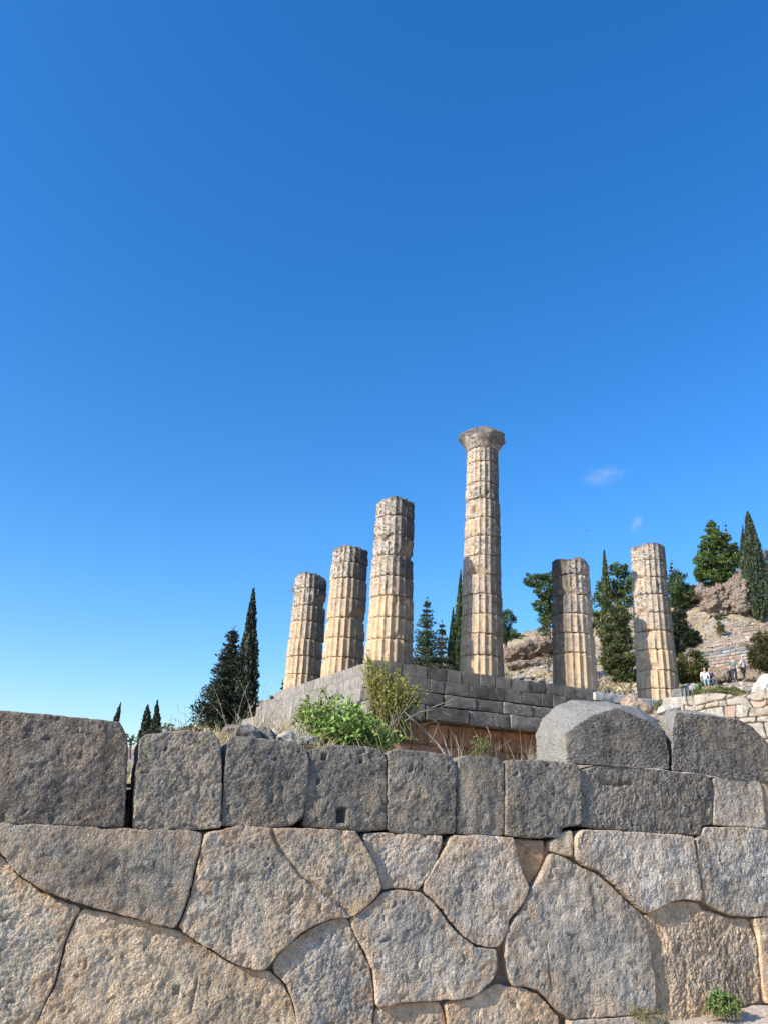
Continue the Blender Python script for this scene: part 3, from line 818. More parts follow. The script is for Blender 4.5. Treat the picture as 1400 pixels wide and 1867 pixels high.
def block_mesh(c, ax, ay, az, bev=0.03, amp=0.012, seed=0, n=(5, 3, 3)):
    "a squared block with worn edges: c corner, ax ay az edge vectors; a closed box grid, rounded and roughened"
    c = np.asarray(c, float)
    Lx, Ly, Lz = (np.linalg.norm(a) for a in (ax, ay, az))
    def axis(m, L):
        b = min(bev / L, 0.3)
        return np.concatenate([[0, b * 0.35], np.linspace(b * 1.2, 1 - b * 1.2, m), [1 - b * 0.35, 1]])
    tx, ty, tz = axis(n[0], Lx), axis(n[1], Ly), axis(n[2], Lz)
    vid = {}
    P = []
    def vert(i, j, k):
        q = (i, j, k)
        if q not in vid:
            vid[q] = len(P); P.append((tx[i], ty[j], tz[k]))
        return vid[q]
    Fq = []
    X, Y, Z = len(tx) - 1, len(ty) - 1, len(tz) - 1
    for i in range(X):
        for j in range(Y):
            Fq.append((vert(i, j, 0), vert(i, j + 1, 0), vert(i + 1, j + 1, 0), vert(i + 1, j, 0)))
            Fq.append((vert(i, j, Z), vert(i + 1, j, Z), vert(i + 1, j + 1, Z), vert(i, j + 1, Z)))
    for i in range(X):
        for k in range(Z):
            Fq.append((vert(i, 0, k), vert(i + 1, 0, k), vert(i + 1, 0, k + 1), vert(i, 0, k + 1)))
            Fq.append((vert(i, Y, k), vert(i, Y, k + 1), vert(i + 1, Y, k + 1), vert(i + 1, Y, k)))
    for j in range(Y):
        for k in range(Z):
            Fq.append((vert(0, j, k), vert(0, j, k + 1), vert(0, j + 1, k + 1), vert(0, j + 1, k)))
            Fq.append((vert(X, j, k), vert(X, j + 1, k), vert(X, j + 1, k + 1), vert(X, j, k + 1)))
    P = np.array(P)
    m = P * np.array([Lx, Ly, Lz])
    S3 = np.array([Lx, Ly, Lz])
    # round: pull towards the inner box by the sphere rule
    r = min(bev, 0.3 * min(Lx, Ly, Lz))
    inn = np.clip(m, r, S3 - r)
    dlt = m - inn
    ln = np.linalg.norm(dlt, axis=1)
    nrm = np.where(ln[:, None] > 1e-9, dlt / np.maximum(ln, 1e-9)[:, None], 0)
    wear = r * np.clip(1 + 1.4 * fbm(m * 2.2 + seed * 3.3, 2), 0.3, 2.2)
    m = inn + nrm * np.minimum(ln, r)[:, None]
    hard = (np.abs(nrm) > 0.25).sum(1) >= 2
    m = m - nrm * (np.where(hard, (wear - r * 0.3).clip(0) * 0.5, 0))[:, None]
    m = m + nrm * (fbm(m * 3.0 + seed * 5.1, 3) * amp)[:, None]
    chip = np.clip(fbm(m * 2.6 + seed * 2.7, 2) - 0.30, 0, 1) * 0.13 * hard
    m = m - nrm * chip[:, None]
    ex, ey, ez = ax / Lx, ay / Ly, az / Lz
    W = c + m[:, :1] * ex + m[:, 1:2] * ey + m[:, 2:3] * ez
    F = np.array(Fq)
    if np.dot(np.cross(ex, ey), ez) < 0: F = F[:, ::-1]
    return W, F

platform = thing('temple_platform', 'stepped grey stone platform of the ruined temple behind the wall', 'temple platform', tpt(0, 0, T_Z - 3))
rng = random.Random(5)
UPZ = np.array([0, 0, 1.0])
def greyb(a, b):
    t = rng.uniform(a, b)
    return (t, t * 0.985, t * 0.97)
# front (right-hand) face: four courses stepping out, blocks laid along T_F
ROWS = [(0.0, 0.44, 0.00, 9.45), (0.44, 0.45, 0.05, 10.6), (0.89, 0.46, 0.12, 12.0), (1.35, 0.52, 0.24, 12.5)]
for r_i, (dz, hh, out, length) in enumerate(ROWS):
    f = -out
    first = True
    while f < length:
        L = rng.choice([.55, .75, .85, .95, 1.1, 1.3]) * rng.uniform(.9, 1.1) if r_i < 2 else rng.choice([.8, 1.1, 1.4, 1.9]) * rng.uniform(.9, 1.1)
        gap = 0.008 if r_i < 2 else rng.uniform(0.01, 0.05)
        o2 = out + rng.uniform(-0.012, 0.012) + (rng.uniform(-.03, .05) if r_i > 1 else 0)
        drop = 0.0 if r_i < 2 else rng.uniform(0, 0.05)
        V, F = block_mesh(tpt(f + gap, -o2, T_Z - dz - hh + 0.006), T_F * (L - gap * 2), T_K * 0.75, UPZ * (hh - 0.012 - drop), 0.009 if r_i < 2 else 0.018, 0.012 + 0.010 * (r_i > 1), rng.randint(0, 999), (7, 3, 4))
        t = rng.uniform(0.10, 0.20) * (1.05 if r_i > 1 else 1)
        build('block', V, F, M_BLOCK, platform, 'auto', None, (t * 1.08, t * 0.93, t * 0.74, rng.choice([0.05, 0.12, 0.25, 0.8 if r_i > 1 else 0.15])))
        f += L
# flank (left-hand) face, receding
ROWSK = [(0.0, 0.44, 0.00, 10.4), (0.44, 0.45, 0.05, 12.9), (0.89, 0.46, 0.14, 15.2), (1.35, 0.5, 0.24, 15.8), (1.85, 0.6, 0.30, 13.0)]
for r_i, (dz, hh, out, length) in enumerate(ROWSK):
    k = 0.755 - 0.0 if r_i < 4 else 0.76
    while k < length:
        L = rng.uniform(0.7, 1.15) if r_i < 3 else rng.uniform(1.0, 1.6)
        V, F = block_mesh(tpt(-out - rng.uniform(0, .015), k + 0.008, T_Z - dz - hh + 0.006), T_F * 0.75, T_K * (L - 0.016), UPZ * (hh - 0.012), 0.010, 0.012, rng.randint(0, 999), (3, 6, 4))
        t = rng.uniform(0.20, 0.29)
        build('block', V, F, M_BLOCK, platform, 'auto', None, (t * 1.05, t * 0.96, t * 0.83, rng.choice([0.05, 0.15, 0.3])))
        k += L
# foundation of reddish poros blocks, set back under the steps
for r_i, (dz, hh) in enumerate([(1.87, 0.78), (2.65, 0.70), (3.35, 0.7)]):
    f = 0.3 - 0.4 * (r_i % 2)
    while f < 8.4:
        L = rng.uniform(0.75, 1.3)
        V, F = block_mesh(tpt(f + 0.012, 0.38 + rng.uniform(-.03, .03), T_Z - dz - hh + 0.008), T_F * (L - 0.024), T_K * 0.7, UPZ * (hh - 0.016), 0.05, 0.035, rng.randint(0, 999))
        t = rng.uniform(0.85, 1.15)
        build('foundation_block', V, F, M_BLOCK, platform, 'auto', None, (0.34 * t, 0.175 * t, 0.095 * t, 0.0))
        f += L
# rubble core that fills the platform
boxm(tpt(0.45, 0.5, T_Z - 3.6), T_F * 13.5, T_K * 14, UPZ * 3.52, 'core', M_BLOCK, platform, (0.26, 0.22, 0.18, 0.0))
# pale restored slabs carrying the far right column
_pz = at(1200, 1266, 33.9)[2]
pal = thing('pale_slab_row', 'row of pale new limestone slabs under the rightmost column', 'stone slabs', tpt(9.6, 0, T_Z - 1.2))
_f = 9.5
for i, L in enumerate((0.9, 1.6, 1.5, 1.6, 1.4)):
    V, F = block_mesh(tpt(_f + 0.006, -0.12, T_Z - 0.42), T_F * (L - 0.012), T_K * 2.0, UPZ * 0.32, 0.018, 0.004, 40 + i)
    build('slab', V, F, M_BLOCK, pal, 'auto', None, (0.50, 0.485, 0.46, 0.05))
    V, F = block_mesh(tpt(_f + 0.03, -0.02, T_Z - 1.0), T_F * (L - 0.03), T_K * 1.8, UPZ * 0.56, 0.018, 0.004, 60 + i)
    build('slab', V, F, M_BLOCK, pal, 'auto', None, (0.46, 0.43, 0.39, 0.05))
    _f += L

# ------------------------------------------------------------------ columns
NF = 20
def drum_mesh(cx, cy, z0, z1, r0, r1, seed, cuts=(), ero=1.0, nth=160, nz=13, top=False, crust_shade_dir=None, crust_shade=0.0, rot=0.0, shift=(0, 0)):
    """one drum: fluted, with worn edges at its joints and broken corners (cuts: list of (theta, z, tilt, depth))"""
    rs = np.random.RandomState(seed)
    H = z1 - z0
    tz = np.concatenate([[0, 0.012, 0.035], np.linspace(0.08, 0.92, nz), [0.965, 0.988, 1.0]])
    th = np.linspace(0, 2 * math.pi, nth, endpoint=False)
    T, Zt = np.meshgrid(th, tz, indexing='ij')
    T = T.ravel(); Zt = Zt.ravel()
    rr = r0 + (r1 - r0) * Zt
    fl = (T * NF / (2 * math.pi) + rot) % 1.0
    x = np.abs(fl - 0.5) * 2                     # 1 at the arris
    pos = np.stack([np.cos(T) * rr, np.sin(T) * rr, z0 + Zt * H], 1)
    wear = np.clip(0.5 + 1.3 * fbm(pos * 1.3 + seed * 1.9, 3), 0, 1.5)
    dep = 0.092 * (rr / 0.85) * np.clip(1.15 - 0.3 * wear * ero, 0.45, 1)
    flute = dep * np.sqrt(np.clip(1 - x * x, 0, 1)) + 0.012 * sstep(0.8, 1.0, x) * np.clip(wear * ero, 0, 1)
    r = rr - flute
    r = r - 0.010 * ero * np.clip(fbm(pos * 3.2 + seed, 4, 0.6) + 0.35, 0, 2) - 0.009 * ero * np.abs(fbm(pos * 9 + seed, 3, 0.6))
    # joint edges
    dzb = np.minimum(Zt, 1 - Zt) * H
    ch = 0.040 * np.clip(0.7 + 1.7 * fbm(np.stack([np.cos(T) * 2.2, np.sin(T) * 2.2, Zt * 2 + seed], 1), 3), 0.1, 3.2) * (0.6 + 0.5 * ero)
    r = r - ch * (1 - np.clip(dzb / np.maximum(ch * 1.3, 1e-3), 0, 1)) ** 2 * 1.2
    big = np.clip(fbm(np.stack([np.cos(T) * 1.3, np.sin(T) * 1.3, Zt * 0.9 + seed * 2.3], 1), 2) - 0.62, 0, 1) * 0.5 * ero
    r = r - big
    fresh = np.zeros_like(r)
    for (tc, zc, tilt, dpt) in cuts:
        n = np.cos(T - tc)
        nz_ = fbm(pos * 4 + seed + 3, 3) * 0.05
        lim = np.where(n > 0.15, (rr.max() - dpt - (z0 + Zt * H - zc) * tilt + nz_) / np.maximum(n, 0.15), 9.0)
        lim = np.maximum(lim, 0.25)
        fresh = np.maximum(fresh, np.clip(r - lim, 0, 1))
        r = np.minimum(r, lim)
    z = z0 + Zt * H
    if top:   # broken crown
        rag = 0.16 * np.clip(fbm(np.stack([np.cos(T) * 1.1, np.sin(T) * 1.1, T * 0 + seed], 1), 3) + 0.25, 0, 1)
        z = z - rag * sstep(0.5, 1.0, Zt)
    V = np.stack([cx + shift[0] + np.cos(T) * r, cy + shift[1] + np.sin(T) * r, z], 1)
    nzz = len(tz)
    idx = np.arange(nth * nzz).reshape(nth, nzz)
    nx = np.roll(idx, -1, 0)
    Q = np.stack([idx[:, :-1], nx[:, :-1], nx[:, 1:], idx[:, 1:]], -1).reshape(-1, 4)
    # caps: rings towards a centre vertex
    faces = [Q]
    Vs = [V]; n0 = len(V)
    crust_shade_v = np.clip(sstep(0.1, 0.9, np.cos(T - (crust_shade_dir if crust_shade_dir is not None else 0))) * crust_shade + (sstep(0.75, 1.0, Zt) * 0.7 if top else 0), 0, 1)  # the one-sided part paints shade on top of real patina
    A = [crust_shade_v]; Fr = [fresh]
    for lvl, flip in ((0, True), (nzz - 1, False)):
        ring = idx[:, lvl]
        mid = V[ring] * 1.0
        c0 = V[ring].mean(0)
        prev = ring
        for s_ in (0.66, 0.33):
            q = c0 + (mid - c0) * s_
            if top and not flip:
                q[:, 2] += 0.10 * (1 - s_) + 0.05 * fbm(q * 2.0 + seed, 2)
            ids = n0 + np.arange(nth); n0 += nth
            Vs.append(q); A.append(np.full(nth, 0.6 if top else 0.2)); Fr.append(np.zeros(nth))
            a, b = prev, np.roll(prev, -1); c, d = ids, np.roll(ids, -1)
            qd = np.stack([a, c, d, b], 1) if flip else np.stack([a, b, d, c], 1)
            faces.append(qd); prev = ids
        cc = c0.copy()
        if top and not flip: cc[2] += 0.1
        Vs.append(cc[None]); A.append([0.4]); Fr.append([0.0])
        tri = np.stack([prev, np.full(nth, n0), np.roll(prev, -1)], 1) if flip else np.stack([prev, np.roll(prev, -1), np.full(nth, n0)], 1)
        faces.append(tri); n0 += 1
    return np.concatenate(Vs), faces, {'crust_shade': np.concatenate(A), 'fresh': np.concatenate(Fr)}

def col_axis(px, py, kind):
    "where the sight line to the foot of a column meets the row it stands in"
    d = ray(px, py)[:2]
    u = T_F[:2] if kind == 'f' else T_K[:2]
    t = np.linalg.solve(np.array([d, -u]).T, _c3[:2])
    return d * t[0]
R_BOT, R_TOP, H_FULL = 0.885, 0.665, 10.6
COLUMNS = {}
_toward_cam = -math.pi / 2
def column(label, axis, px, joints, greys, cuts=None, rotf=0.0, crust_shade=0.0, crust_shade_dir=0.3, seed=0, ero=1.0, top=True, taper=1.0, rb=R_BOT):
    """joints: picture heights of the drum joints from the top down to the foot"""
    x, y = axis
    cuts = cuts or {}
    zs = [at(a if isinstance(px, (int, float)) else a, b, y - 0.75)[2] for a, b in zip(np.linspace(px[1], px[0], len(joints)), joints)]
    zs[-1] = T_Z
    t = thing('column', label, 'column', (x, y, T_Z))
    n = len(joints) - 1
    rs = random.Random(seed)
    for i in range(n):
        z1, z0 = zs[i], zs[i + 1]
        rad = lambda z: rb - (R_BOT - R_TOP) * taper * (z - T_Z) / H_FULL
        g = greys[i] if i < len(greys) else greys[-1]
        V, F, A = drum_mesh(x, y, z0 + 0.012, z1 - 0.012, rad(z0), rad(z1), seed * 31 + i * 3 + 1, cuts.get(i, ()), ero * (1.15 if g > .5 else 0.8), top=(top and i == 0), crust_shade=crust_shade * (0.6 + 0.4 * g), crust_shade_dir=crust_shade_dir, rot=rotf, shift=(rs.uniform(-.02, .02), rs.uniform(-.02, .02)))
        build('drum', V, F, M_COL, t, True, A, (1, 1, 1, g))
    COLUMNS[label] = (t, zs, x, y)
    return t, zs, x, y
a3 = (_c3[0], _c3[1]); a2 = col_axis(624, 1225, 'k'); a1 = col_axis(551, 1255, 'k')
a4 = col_axis(878, 1232, 'f'); a5 = col_axis(1048, 1258, 'f'); a6 = col_axis(1200, 1265, 'f')
RT = 0.0                      # picture-right direction, as a column angle
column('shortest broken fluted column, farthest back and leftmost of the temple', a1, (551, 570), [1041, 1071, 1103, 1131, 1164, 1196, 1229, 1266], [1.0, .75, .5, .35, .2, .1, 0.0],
       {0: [(-0.55, at(585, 1060, a1[1])[2], 0.5, .16)], 1: [(-0.35, at(585, 1095, a1[1])[2], -.6, .20)], 4: [(-0.35, at(590, 1180, a1[1])[2], .3, .17)], 5: [(-0.3, at(590, 1210, a1[1])[2], .2, .18)]}, crust_shade=1.0, crust_shade_dir=-.35, seed=1, ero=.9)
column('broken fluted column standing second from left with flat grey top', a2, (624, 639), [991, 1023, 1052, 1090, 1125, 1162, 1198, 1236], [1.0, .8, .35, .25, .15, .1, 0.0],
       {3: [(-0.55, at(655, 1118, a2[1])[2], -.55, .16)], 4: [(-0.45, at(655, 1150, a2[1])[2], .25, .15)], 5: [(-0.4, at(655, 1170, a2[1])[2], .35, .16)]}, crust_shade=.95, crust_shade_dir=-.35, seed=2, ero=.9)
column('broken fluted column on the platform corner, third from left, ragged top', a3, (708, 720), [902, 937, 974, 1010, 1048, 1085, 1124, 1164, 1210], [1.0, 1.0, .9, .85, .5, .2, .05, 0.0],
       {0: [(math.pi + .55, at(690, 915, a3[1])[2], .9, .20)], 2: [(-0.45, at(740, 1000, a3[1])[2], -.4, .17)]}, crust_shade=.95, crust_shade_dir=-.35, seed=3, ero=1.1)
tall, zs4, x4, y4 = column('tallest fluted column with its flaring stone capital', a4, (878, 880), [811, 837, 875, 905, 940, 974, 1010, 1045, 1081, 1118, 1154, 1194, 1236], [.7, .65, .75, .7, .6, .65, .6, .55, .6, .35, .25, .1],
       {3: [(math.pi + .95, at(850, 925, a4[1])[2], 0.0, .09)], 2: [(math.pi + .9, at(850, 890, a4[1])[2], 0.1, .08)], 4: [(math.pi + .75, at(850, 960, a4[1])[2], .2, .06)], 6: [(math.pi + 1.0, at(850, 1035, a4[1])[2], -.5, .07)]}, crust_shade=.85, crust_shade_dir=-.3, seed=4, ero=1.0, top=False, rb=.87)
column('broken fluted column with dark grey left side, second from right', a5, (1048, 1044), [1014, 1046, 1082, 1117, 1153, 1190, 1262], [.95, .85, .75, .55, .45, .15],
       {0: [(-0.9, at(1050, 1046, a5[1])[2], -.8, .06)], 1: [(math.pi + 1.1, at(1028, 1075, a5[1])[2], -.6, .05)]}, crust_shade=.95, crust_shade_dir=math.pi * 1.06, seed=5, rb=.90, taper=.9)  # left side painted dark where the neighbour's shadow falls
column('broken fluted column standing on the pale slabs, rightmost of the temple', a6, (1200, 1183), [987, 1019, 1050, 1082, 1115, 1148, 1183, 1221, 1255, 1271], [.9, .8, .75, .7, .5, .25, .15, .05, 0.0],
       {0: [(math.pi + .5, at(1160, 995, a6[1])[2], 1.0, .05)], 3: [(math.pi + .6, at(1155, 1110, a6[1])[2], -.4, .08)], 5: [(math.pi + .75, at(1162, 1170, a6[1])[2], .3, .12)], 6: [(math.pi + .7, at(1162, 1200, a6[1])[2], -.2, .13)], 7: [(math.pi + .6, at(1162, 1240, a6[1])[2], .2, .10)]}, crust_shade=.6, crust_shade_dir=-.2, seed=6, rb=.89, taper=.9)
# capital of the tallest column: a flaring echinus, its square abacus broken away
def capital(x, y, z0, z1):
    nth = 128
    prof = [(0.0, .655), (.04, .68), (.10, .70), (.20, .755), (.32, .835), (.44, .92), (.56, 1.00), (.61, 1.05), (.655, 1.05), (.70, .98), (.78, .84), (.88, .66), (.96, .48), (1.0, .3)]
    th = np.linspace(0, 2 * math.pi, nth, endpoint=False)
    H = z1 - z0
    rows = []
    for (t, r) in prof:
        p = np.stack([np.cos(th) * r, np.sin(th) * r, np.full(nth, t * 1.3)], 1)
        rr = r - 0.03 * np.clip(fbm(p * 1.7 + 4, 3) + .3, 0, 2) - 0.02 * np.abs(fbm(p * 6, 3)) - 0.10 * np.clip(fbm(p * 1.1 + 9, 2) - .25, 0, 1) * (t > .3)
        for (tc, dpt, tl) in ((math.pi + .30, .08, .35), (math.pi + 1.15, .20, -.5), (-1.25, .06, 0.3), (-0.2, .05, -.2)):
            n = np.cos(th - tc)
            rr = np.where(n > .2, np.minimum(rr, (1.0 - dpt + (t - .5) * tl + .06 * fbm(p * 3.5, 3)) / np.maximum(n, .2)), rr)
        z = z0 + t * H + 0.05 * fbm(p * 2.3 + 7, 3) * sstep(.5, 1, np.full(nth, t)) + 0.10 * t * (np.cos(th - .1) * -.35)
        rows.append(np.stack([x + np.cos(th) * rr, y + np.sin(th) * rr, z], 1))
    V = np.concatenate(rows + [np.array([[x, y, z1 + .02]]), np.array([[x, y, z0]])])
    idx = np.arange(nth * len(prof)).reshape(len(prof), nth)
    nx = np.roll(idx, -1, 1)
    Q = np.stack([idx[:-1], nx[:-1], nx[1:], idx[1:]], -1).reshape(-1, 4)
    t1 = np.stack([idx[-1], nx[-1], np.full(nth, len(V) - 2)], 1); t0 = np.stack([nx[0], idx[0], np.full(nth, len(V) - 1)], 1)
    tt = np.concatenate([np.repeat([p[0] for p in prof], nth), [1, 0]])
    ang = np.concatenate([np.tile(th, len(prof)), [0, 0]])
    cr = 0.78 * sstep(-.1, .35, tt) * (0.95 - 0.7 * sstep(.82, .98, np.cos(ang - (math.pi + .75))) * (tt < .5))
    return V, [Q, t1, t0], {'crust_shade': cr, 'fresh': np.zeros(len(V))}
V, F, A = capital(x4, y4, zs4[0] - 0.01, at(884, 776, y4 - .5)[2])
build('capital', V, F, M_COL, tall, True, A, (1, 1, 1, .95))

# ------------------------------------------------------------------ plants: builders
def hit(px, py, y0, lo=38.0):
    "distance at which the sight line through the pixel meets the terrain; y0 where it passes above it"
    ys = np.linspace(lo, 118, 320)
    r = ray(px, py)
    P = EYE[None] + r[None] * ys[:, None]
    d = P[:, 2] - ground(P[:, 0], P[:, 1])
    below = np.where(d < 0)[0]
    return float(ys[below[0]]) if len(below) else float(y0)

def rand_dirs(n, rs):
    v = rs.normal(size=(n, 3))
    return v / np.linalg.norm(v, axis=1)[:, None]
def leaf_quads(C, D, size, rs, aspect=0.55, out=None, var=None):
    """small leaf or needle-tuft faces: centres C, long axes D"""
    n = len(C)
    L = (size * rs.uniform(0.6, 1.35, n))[:, None]
    side = np.cross(D, rand_dirs(n, rs)); side /= np.linalg.norm(side, axis=1)[:, None] + 1e-9
    w = L * aspect * 0.5
    V = np.stack([C - D * L * 0.5, C + side * w, C + D * L * 0.5, C - side * w], 1).reshape(-1, 3)
    F = np.arange(4 * n).reshape(n, 4)
    v = var if var is not None else rs.uniform(0, 1, n)
    return V, F, np.repeat(v, 4)
def tube(path, radii, sides=6):
    path = np.asarray(path, float); n = len(path)
    radii = np.broadcast_to(np.asarray(radii, float), (n,))
    T = np.gradient(path, axis=0); T /= np.linalg.norm(T, axis=1)[:, None] + 1e-9
    ref = np.array([0.31, 0.77, 0.55]) if abs(T[0] @ np.array([0.31, 0.77, 0.55])) < .9 else np.array([1.0, 0, 0])
    A = np.cross(T, ref); A /= np.linalg.norm(A, axis=1)[:, None] + 1e-9
    B = np.cross(T, A)
    th = np.linspace(0, 2 * math.pi, sides, endpoint=False)
    V = (path[:, None, :] + radii[:, None, None] * (np.cos(th)[None, :, None] * A[:, None, :] + np.sin(th)[None, :, None] * B[:, None, :])).reshape(-1, 3)
    idx = np.arange(n * sides).reshape(n, sides); nx = np.roll(idx, -1, 1)
    F = np.stack([idx[:-1], nx[:-1], nx[1:], idx[1:]], -1).reshape(-1, 4)
    return V, F
def join(parts):
    Vs, Fs, n = [], [], 0
    for V, F in parts:
        Vs.append(V); Fs.append(F + n); n += len(V)
    return np.concatenate(Vs), np.concatenate(Fs)

def clump_crown(clumps, size, per, rs, up=0.25, aspect=0.5, fill=0.35):
    """foliage of many leaf faces grouped in clumps: rows of (x, y, z, rx, ry, rz)"""
    Cs, Ds, vs = [], [], []
    for cl in clumps:
        n = max(8, int(per * (cl[3] * cl[4] * cl[5]) ** (2 / 3.0)))
        d = rand_dirs(n, rs)
        r = rs.uniform(0, 1, n) ** fill
        r = np.where(rs.uniform(0, 1, n) < .18, r * rs.uniform(1.0, 1.35, n), r)
        c = np.array(cl[:3]) + d * r[:, None] * np.array(cl[3:6])
        D = d + rand_dirs(n, rs) * 0.7 + np.array([0, 0, up])
        D /= np.linalg.norm(D, axis=1)[:, None]
        Cs.append(c); Ds.append(D)
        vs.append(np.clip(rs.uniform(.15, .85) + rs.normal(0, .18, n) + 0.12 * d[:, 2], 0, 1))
    return leaf_quads(np.concatenate(Cs), np.concatenate(Ds), size, rs, aspect, var=np.concatenate(vs))

CYP = (0.030, 0.042, 0.018)
PINE = (0.050, 0.085, 0.022)
def trunk_mesh(base, top, r0, r1, rs, n=8, wob=0.03):
    t = np.linspace(0, 1, n)[:, None]
    p = np.asarray(base) + (np.asarray(top) - np.asarray(base)) * t
    L = np.linalg.norm(np.asarray(top) - np.asarray(base))
    p = p + np.cumsum(rs.normal(0, wob * L / n, (n, 3)), 0) * np.sin(t * math.pi)
    return tube(p, r0 + (r1 - r0) * t[:, 0], 7)
def cypress(label, px_tip, py_tip, px_base, py_base, y, half_px, seed, color=CYP, dens=1.0, prof=None, loose=0.0, group=None, name='cypress_tree', size=None, base_drop=0.0):
    """a columnar cypress: its tip and foot are where the picture shows them, y metres away"""
    rs = np.random.RandomState(seed)
    y = hit(px_base, py_base, y)
    tip = at(px_tip, py_tip, y); foot = at(px_base, py_base, y)
    g0 = gz(foot[0], foot[1])
    t = thing(name, label, 'tree', (foot[0], foot[1], min(g0, foot[2])), group)
    H = np.linalg.norm(tip - foot)
    Rm = half_px * y / FPX
    prof = prof or [(0, .55), (.08, .85), (.25, 1.0), (.45, .86), (.65, .62), (.82, .36), (.93, .16), (1, .02)]
    ph = np.array([p[0] for p in prof]); pr = np.array([p[1] for p in prof])
    sz = size or max(0.16, H * 0.022)
    n = int(dens * 2.6 * H * Rm * 2 * math.pi / (sz * sz) * 0.55)
    n = int(np.clip(n * 1.5, 900, 12000))
    h = rs.uniform(0, 1, n * 2)
    rr = np.interp(h, ph, pr)
    keep = rs.uniform(0, 1, n * 2) < np.clip(rr + .15, 0, 1)
    h, rr = h[keep], rr[keep]
    n = len(h)
    a = rs.uniform(0, 2 * math.pi, n)
    # vertical sprays: clumpy radius in (angle, height)
    q = np.stack([np.cos(a) * 2.2, np.sin(a) * 2.2, h * H / Rm * .55 + seed], 1)
    cl = fbm(q * 1.3, 3)
    rad = Rm * rr * (0.86 + 0.30 * cl + rs.uniform(-.14, .10, n)) * (1 + loose * rs.uniform(-.4, .3, n))
    C = foot + (tip - foot) * h[:, None] + np.stack([np.cos(a) * rad, np.sin(a) * rad, rs.uniform(-.5, .5, n) * sz], 1)
    D = np.stack([np.cos(a) * .35, np.sin(a) * .35, np.full(n, 1.0)], 1) + rs.normal(0, .28, (n, 3))
    D /= np.linalg.norm(D, axis=1)[:, None]
    V, F, v = leaf_quads(C, D, sz, rs, 0.6, var=np.clip(.45 + .9 * cl + rs.normal(0, .15, n), 0, 1))
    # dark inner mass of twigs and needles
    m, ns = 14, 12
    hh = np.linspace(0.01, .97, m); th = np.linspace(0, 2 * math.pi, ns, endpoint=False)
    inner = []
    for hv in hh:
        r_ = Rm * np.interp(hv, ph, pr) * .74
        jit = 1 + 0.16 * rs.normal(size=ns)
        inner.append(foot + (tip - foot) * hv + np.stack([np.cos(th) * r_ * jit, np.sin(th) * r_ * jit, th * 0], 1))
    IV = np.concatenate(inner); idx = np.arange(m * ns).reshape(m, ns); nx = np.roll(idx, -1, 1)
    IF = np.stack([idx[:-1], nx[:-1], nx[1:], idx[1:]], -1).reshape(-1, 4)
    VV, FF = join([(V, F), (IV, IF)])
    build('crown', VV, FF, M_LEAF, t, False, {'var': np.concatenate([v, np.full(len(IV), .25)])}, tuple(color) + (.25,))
    b = np.array([foot[0], foot[1], min(g0, foot[2]) - .2])
    TV, TF = trunk_mesh(b, foot + (tip - foot) * .5, max(.08, Rm * .22), .03, rs, 8, .01)
    build('trunk', TV, TF, M_BARK, t, True, None, (.16, .12, .09))
    return t
def conifer(label, px_tip, py_tip, px_base, py_base, y, half_px, seed, color=CYP, layers=16, droop=-.1, size=None, name='conifer_tree', per=34, group=None, arms=9, asym=(1, 1)):
    "a tiered conifer with separate boughs, sky between them"
    rs = np.random.RandomState(seed)
    y = hit(px_base, py_base, y)
    tip = at(px_tip, py_tip, y); foot = at(px_base, py_base, y)
    g0 = gz(foot[0], foot[1])
    t = thing(name, label, 'tree', (foot[0], foot[1], min(g0, foot[2])), group)
    H = np.linalg.norm(tip - foot); Rm = half_px * y / FPX
    sz = size or max(.16, H * .024)
    cl, br = [], []
    for i in range(layers):
        h = .04 + .93 * (i + rs.uniform(-.3, .3)) / layers
        h = float(np.clip(h, .03, .985))
        r = Rm * (1 - h) ** .85 * rs.uniform(.8, 1.12) + .02 * Rm
        na = max(3, int(arms * (1 - h * .55)))
        a0 = rs.uniform(0, 6.28)
        for k in range(na):
            a = a0 + 6.283 * k / na + rs.uniform(-.25, .25)
            rr = r * rs.uniform(.62, 1.15) * (asym[0] if math.cos(a) < 0 else asym[1])
            o = foot + (tip - foot) * h
            e = o + np.array([math.cos(a) * rr, math.sin(a) * rr, droop * rr + .12 * rr])
            br.append(tube(np.stack([o, (o + e) / 2 + [0, 0, .04 * rr], e]), [.05 * Rm * (1 - h) + .02, .03 * Rm * (1 - h) + .015, .01], 4))
            for s_, q in ((.30, .34), (.52, .34), (.75, .28), (.97, .19)):
                c = o + (e - o) * s_ + rs.normal(0, .03 * Rm, 3)
                cl.append((c[0], c[1], c[2], rr * q + .08, rr * q + .08, rr * q * .5 + .08))
    cl.append((tip[0], tip[1], tip[2] - .03 * H, .02 * H, .02 * H, .035 * H))
    V, F, v = clump_crown(cl, sz, per * 5.0, rs, .35, .5, .5)
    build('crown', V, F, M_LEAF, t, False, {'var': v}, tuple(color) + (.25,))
    b = np.array([foot[0], foot[1], min(g0, foot[2]) - .2])
    TV, TF = join([trunk_mesh(b, tip - [0, 0, .03 * H], max(.07, .035 * H), .02, rs, 10, .01)] + br)
    build('trunk', TV, TF, M_BARK, t, True, None, (.13, .10, .075))
    return t
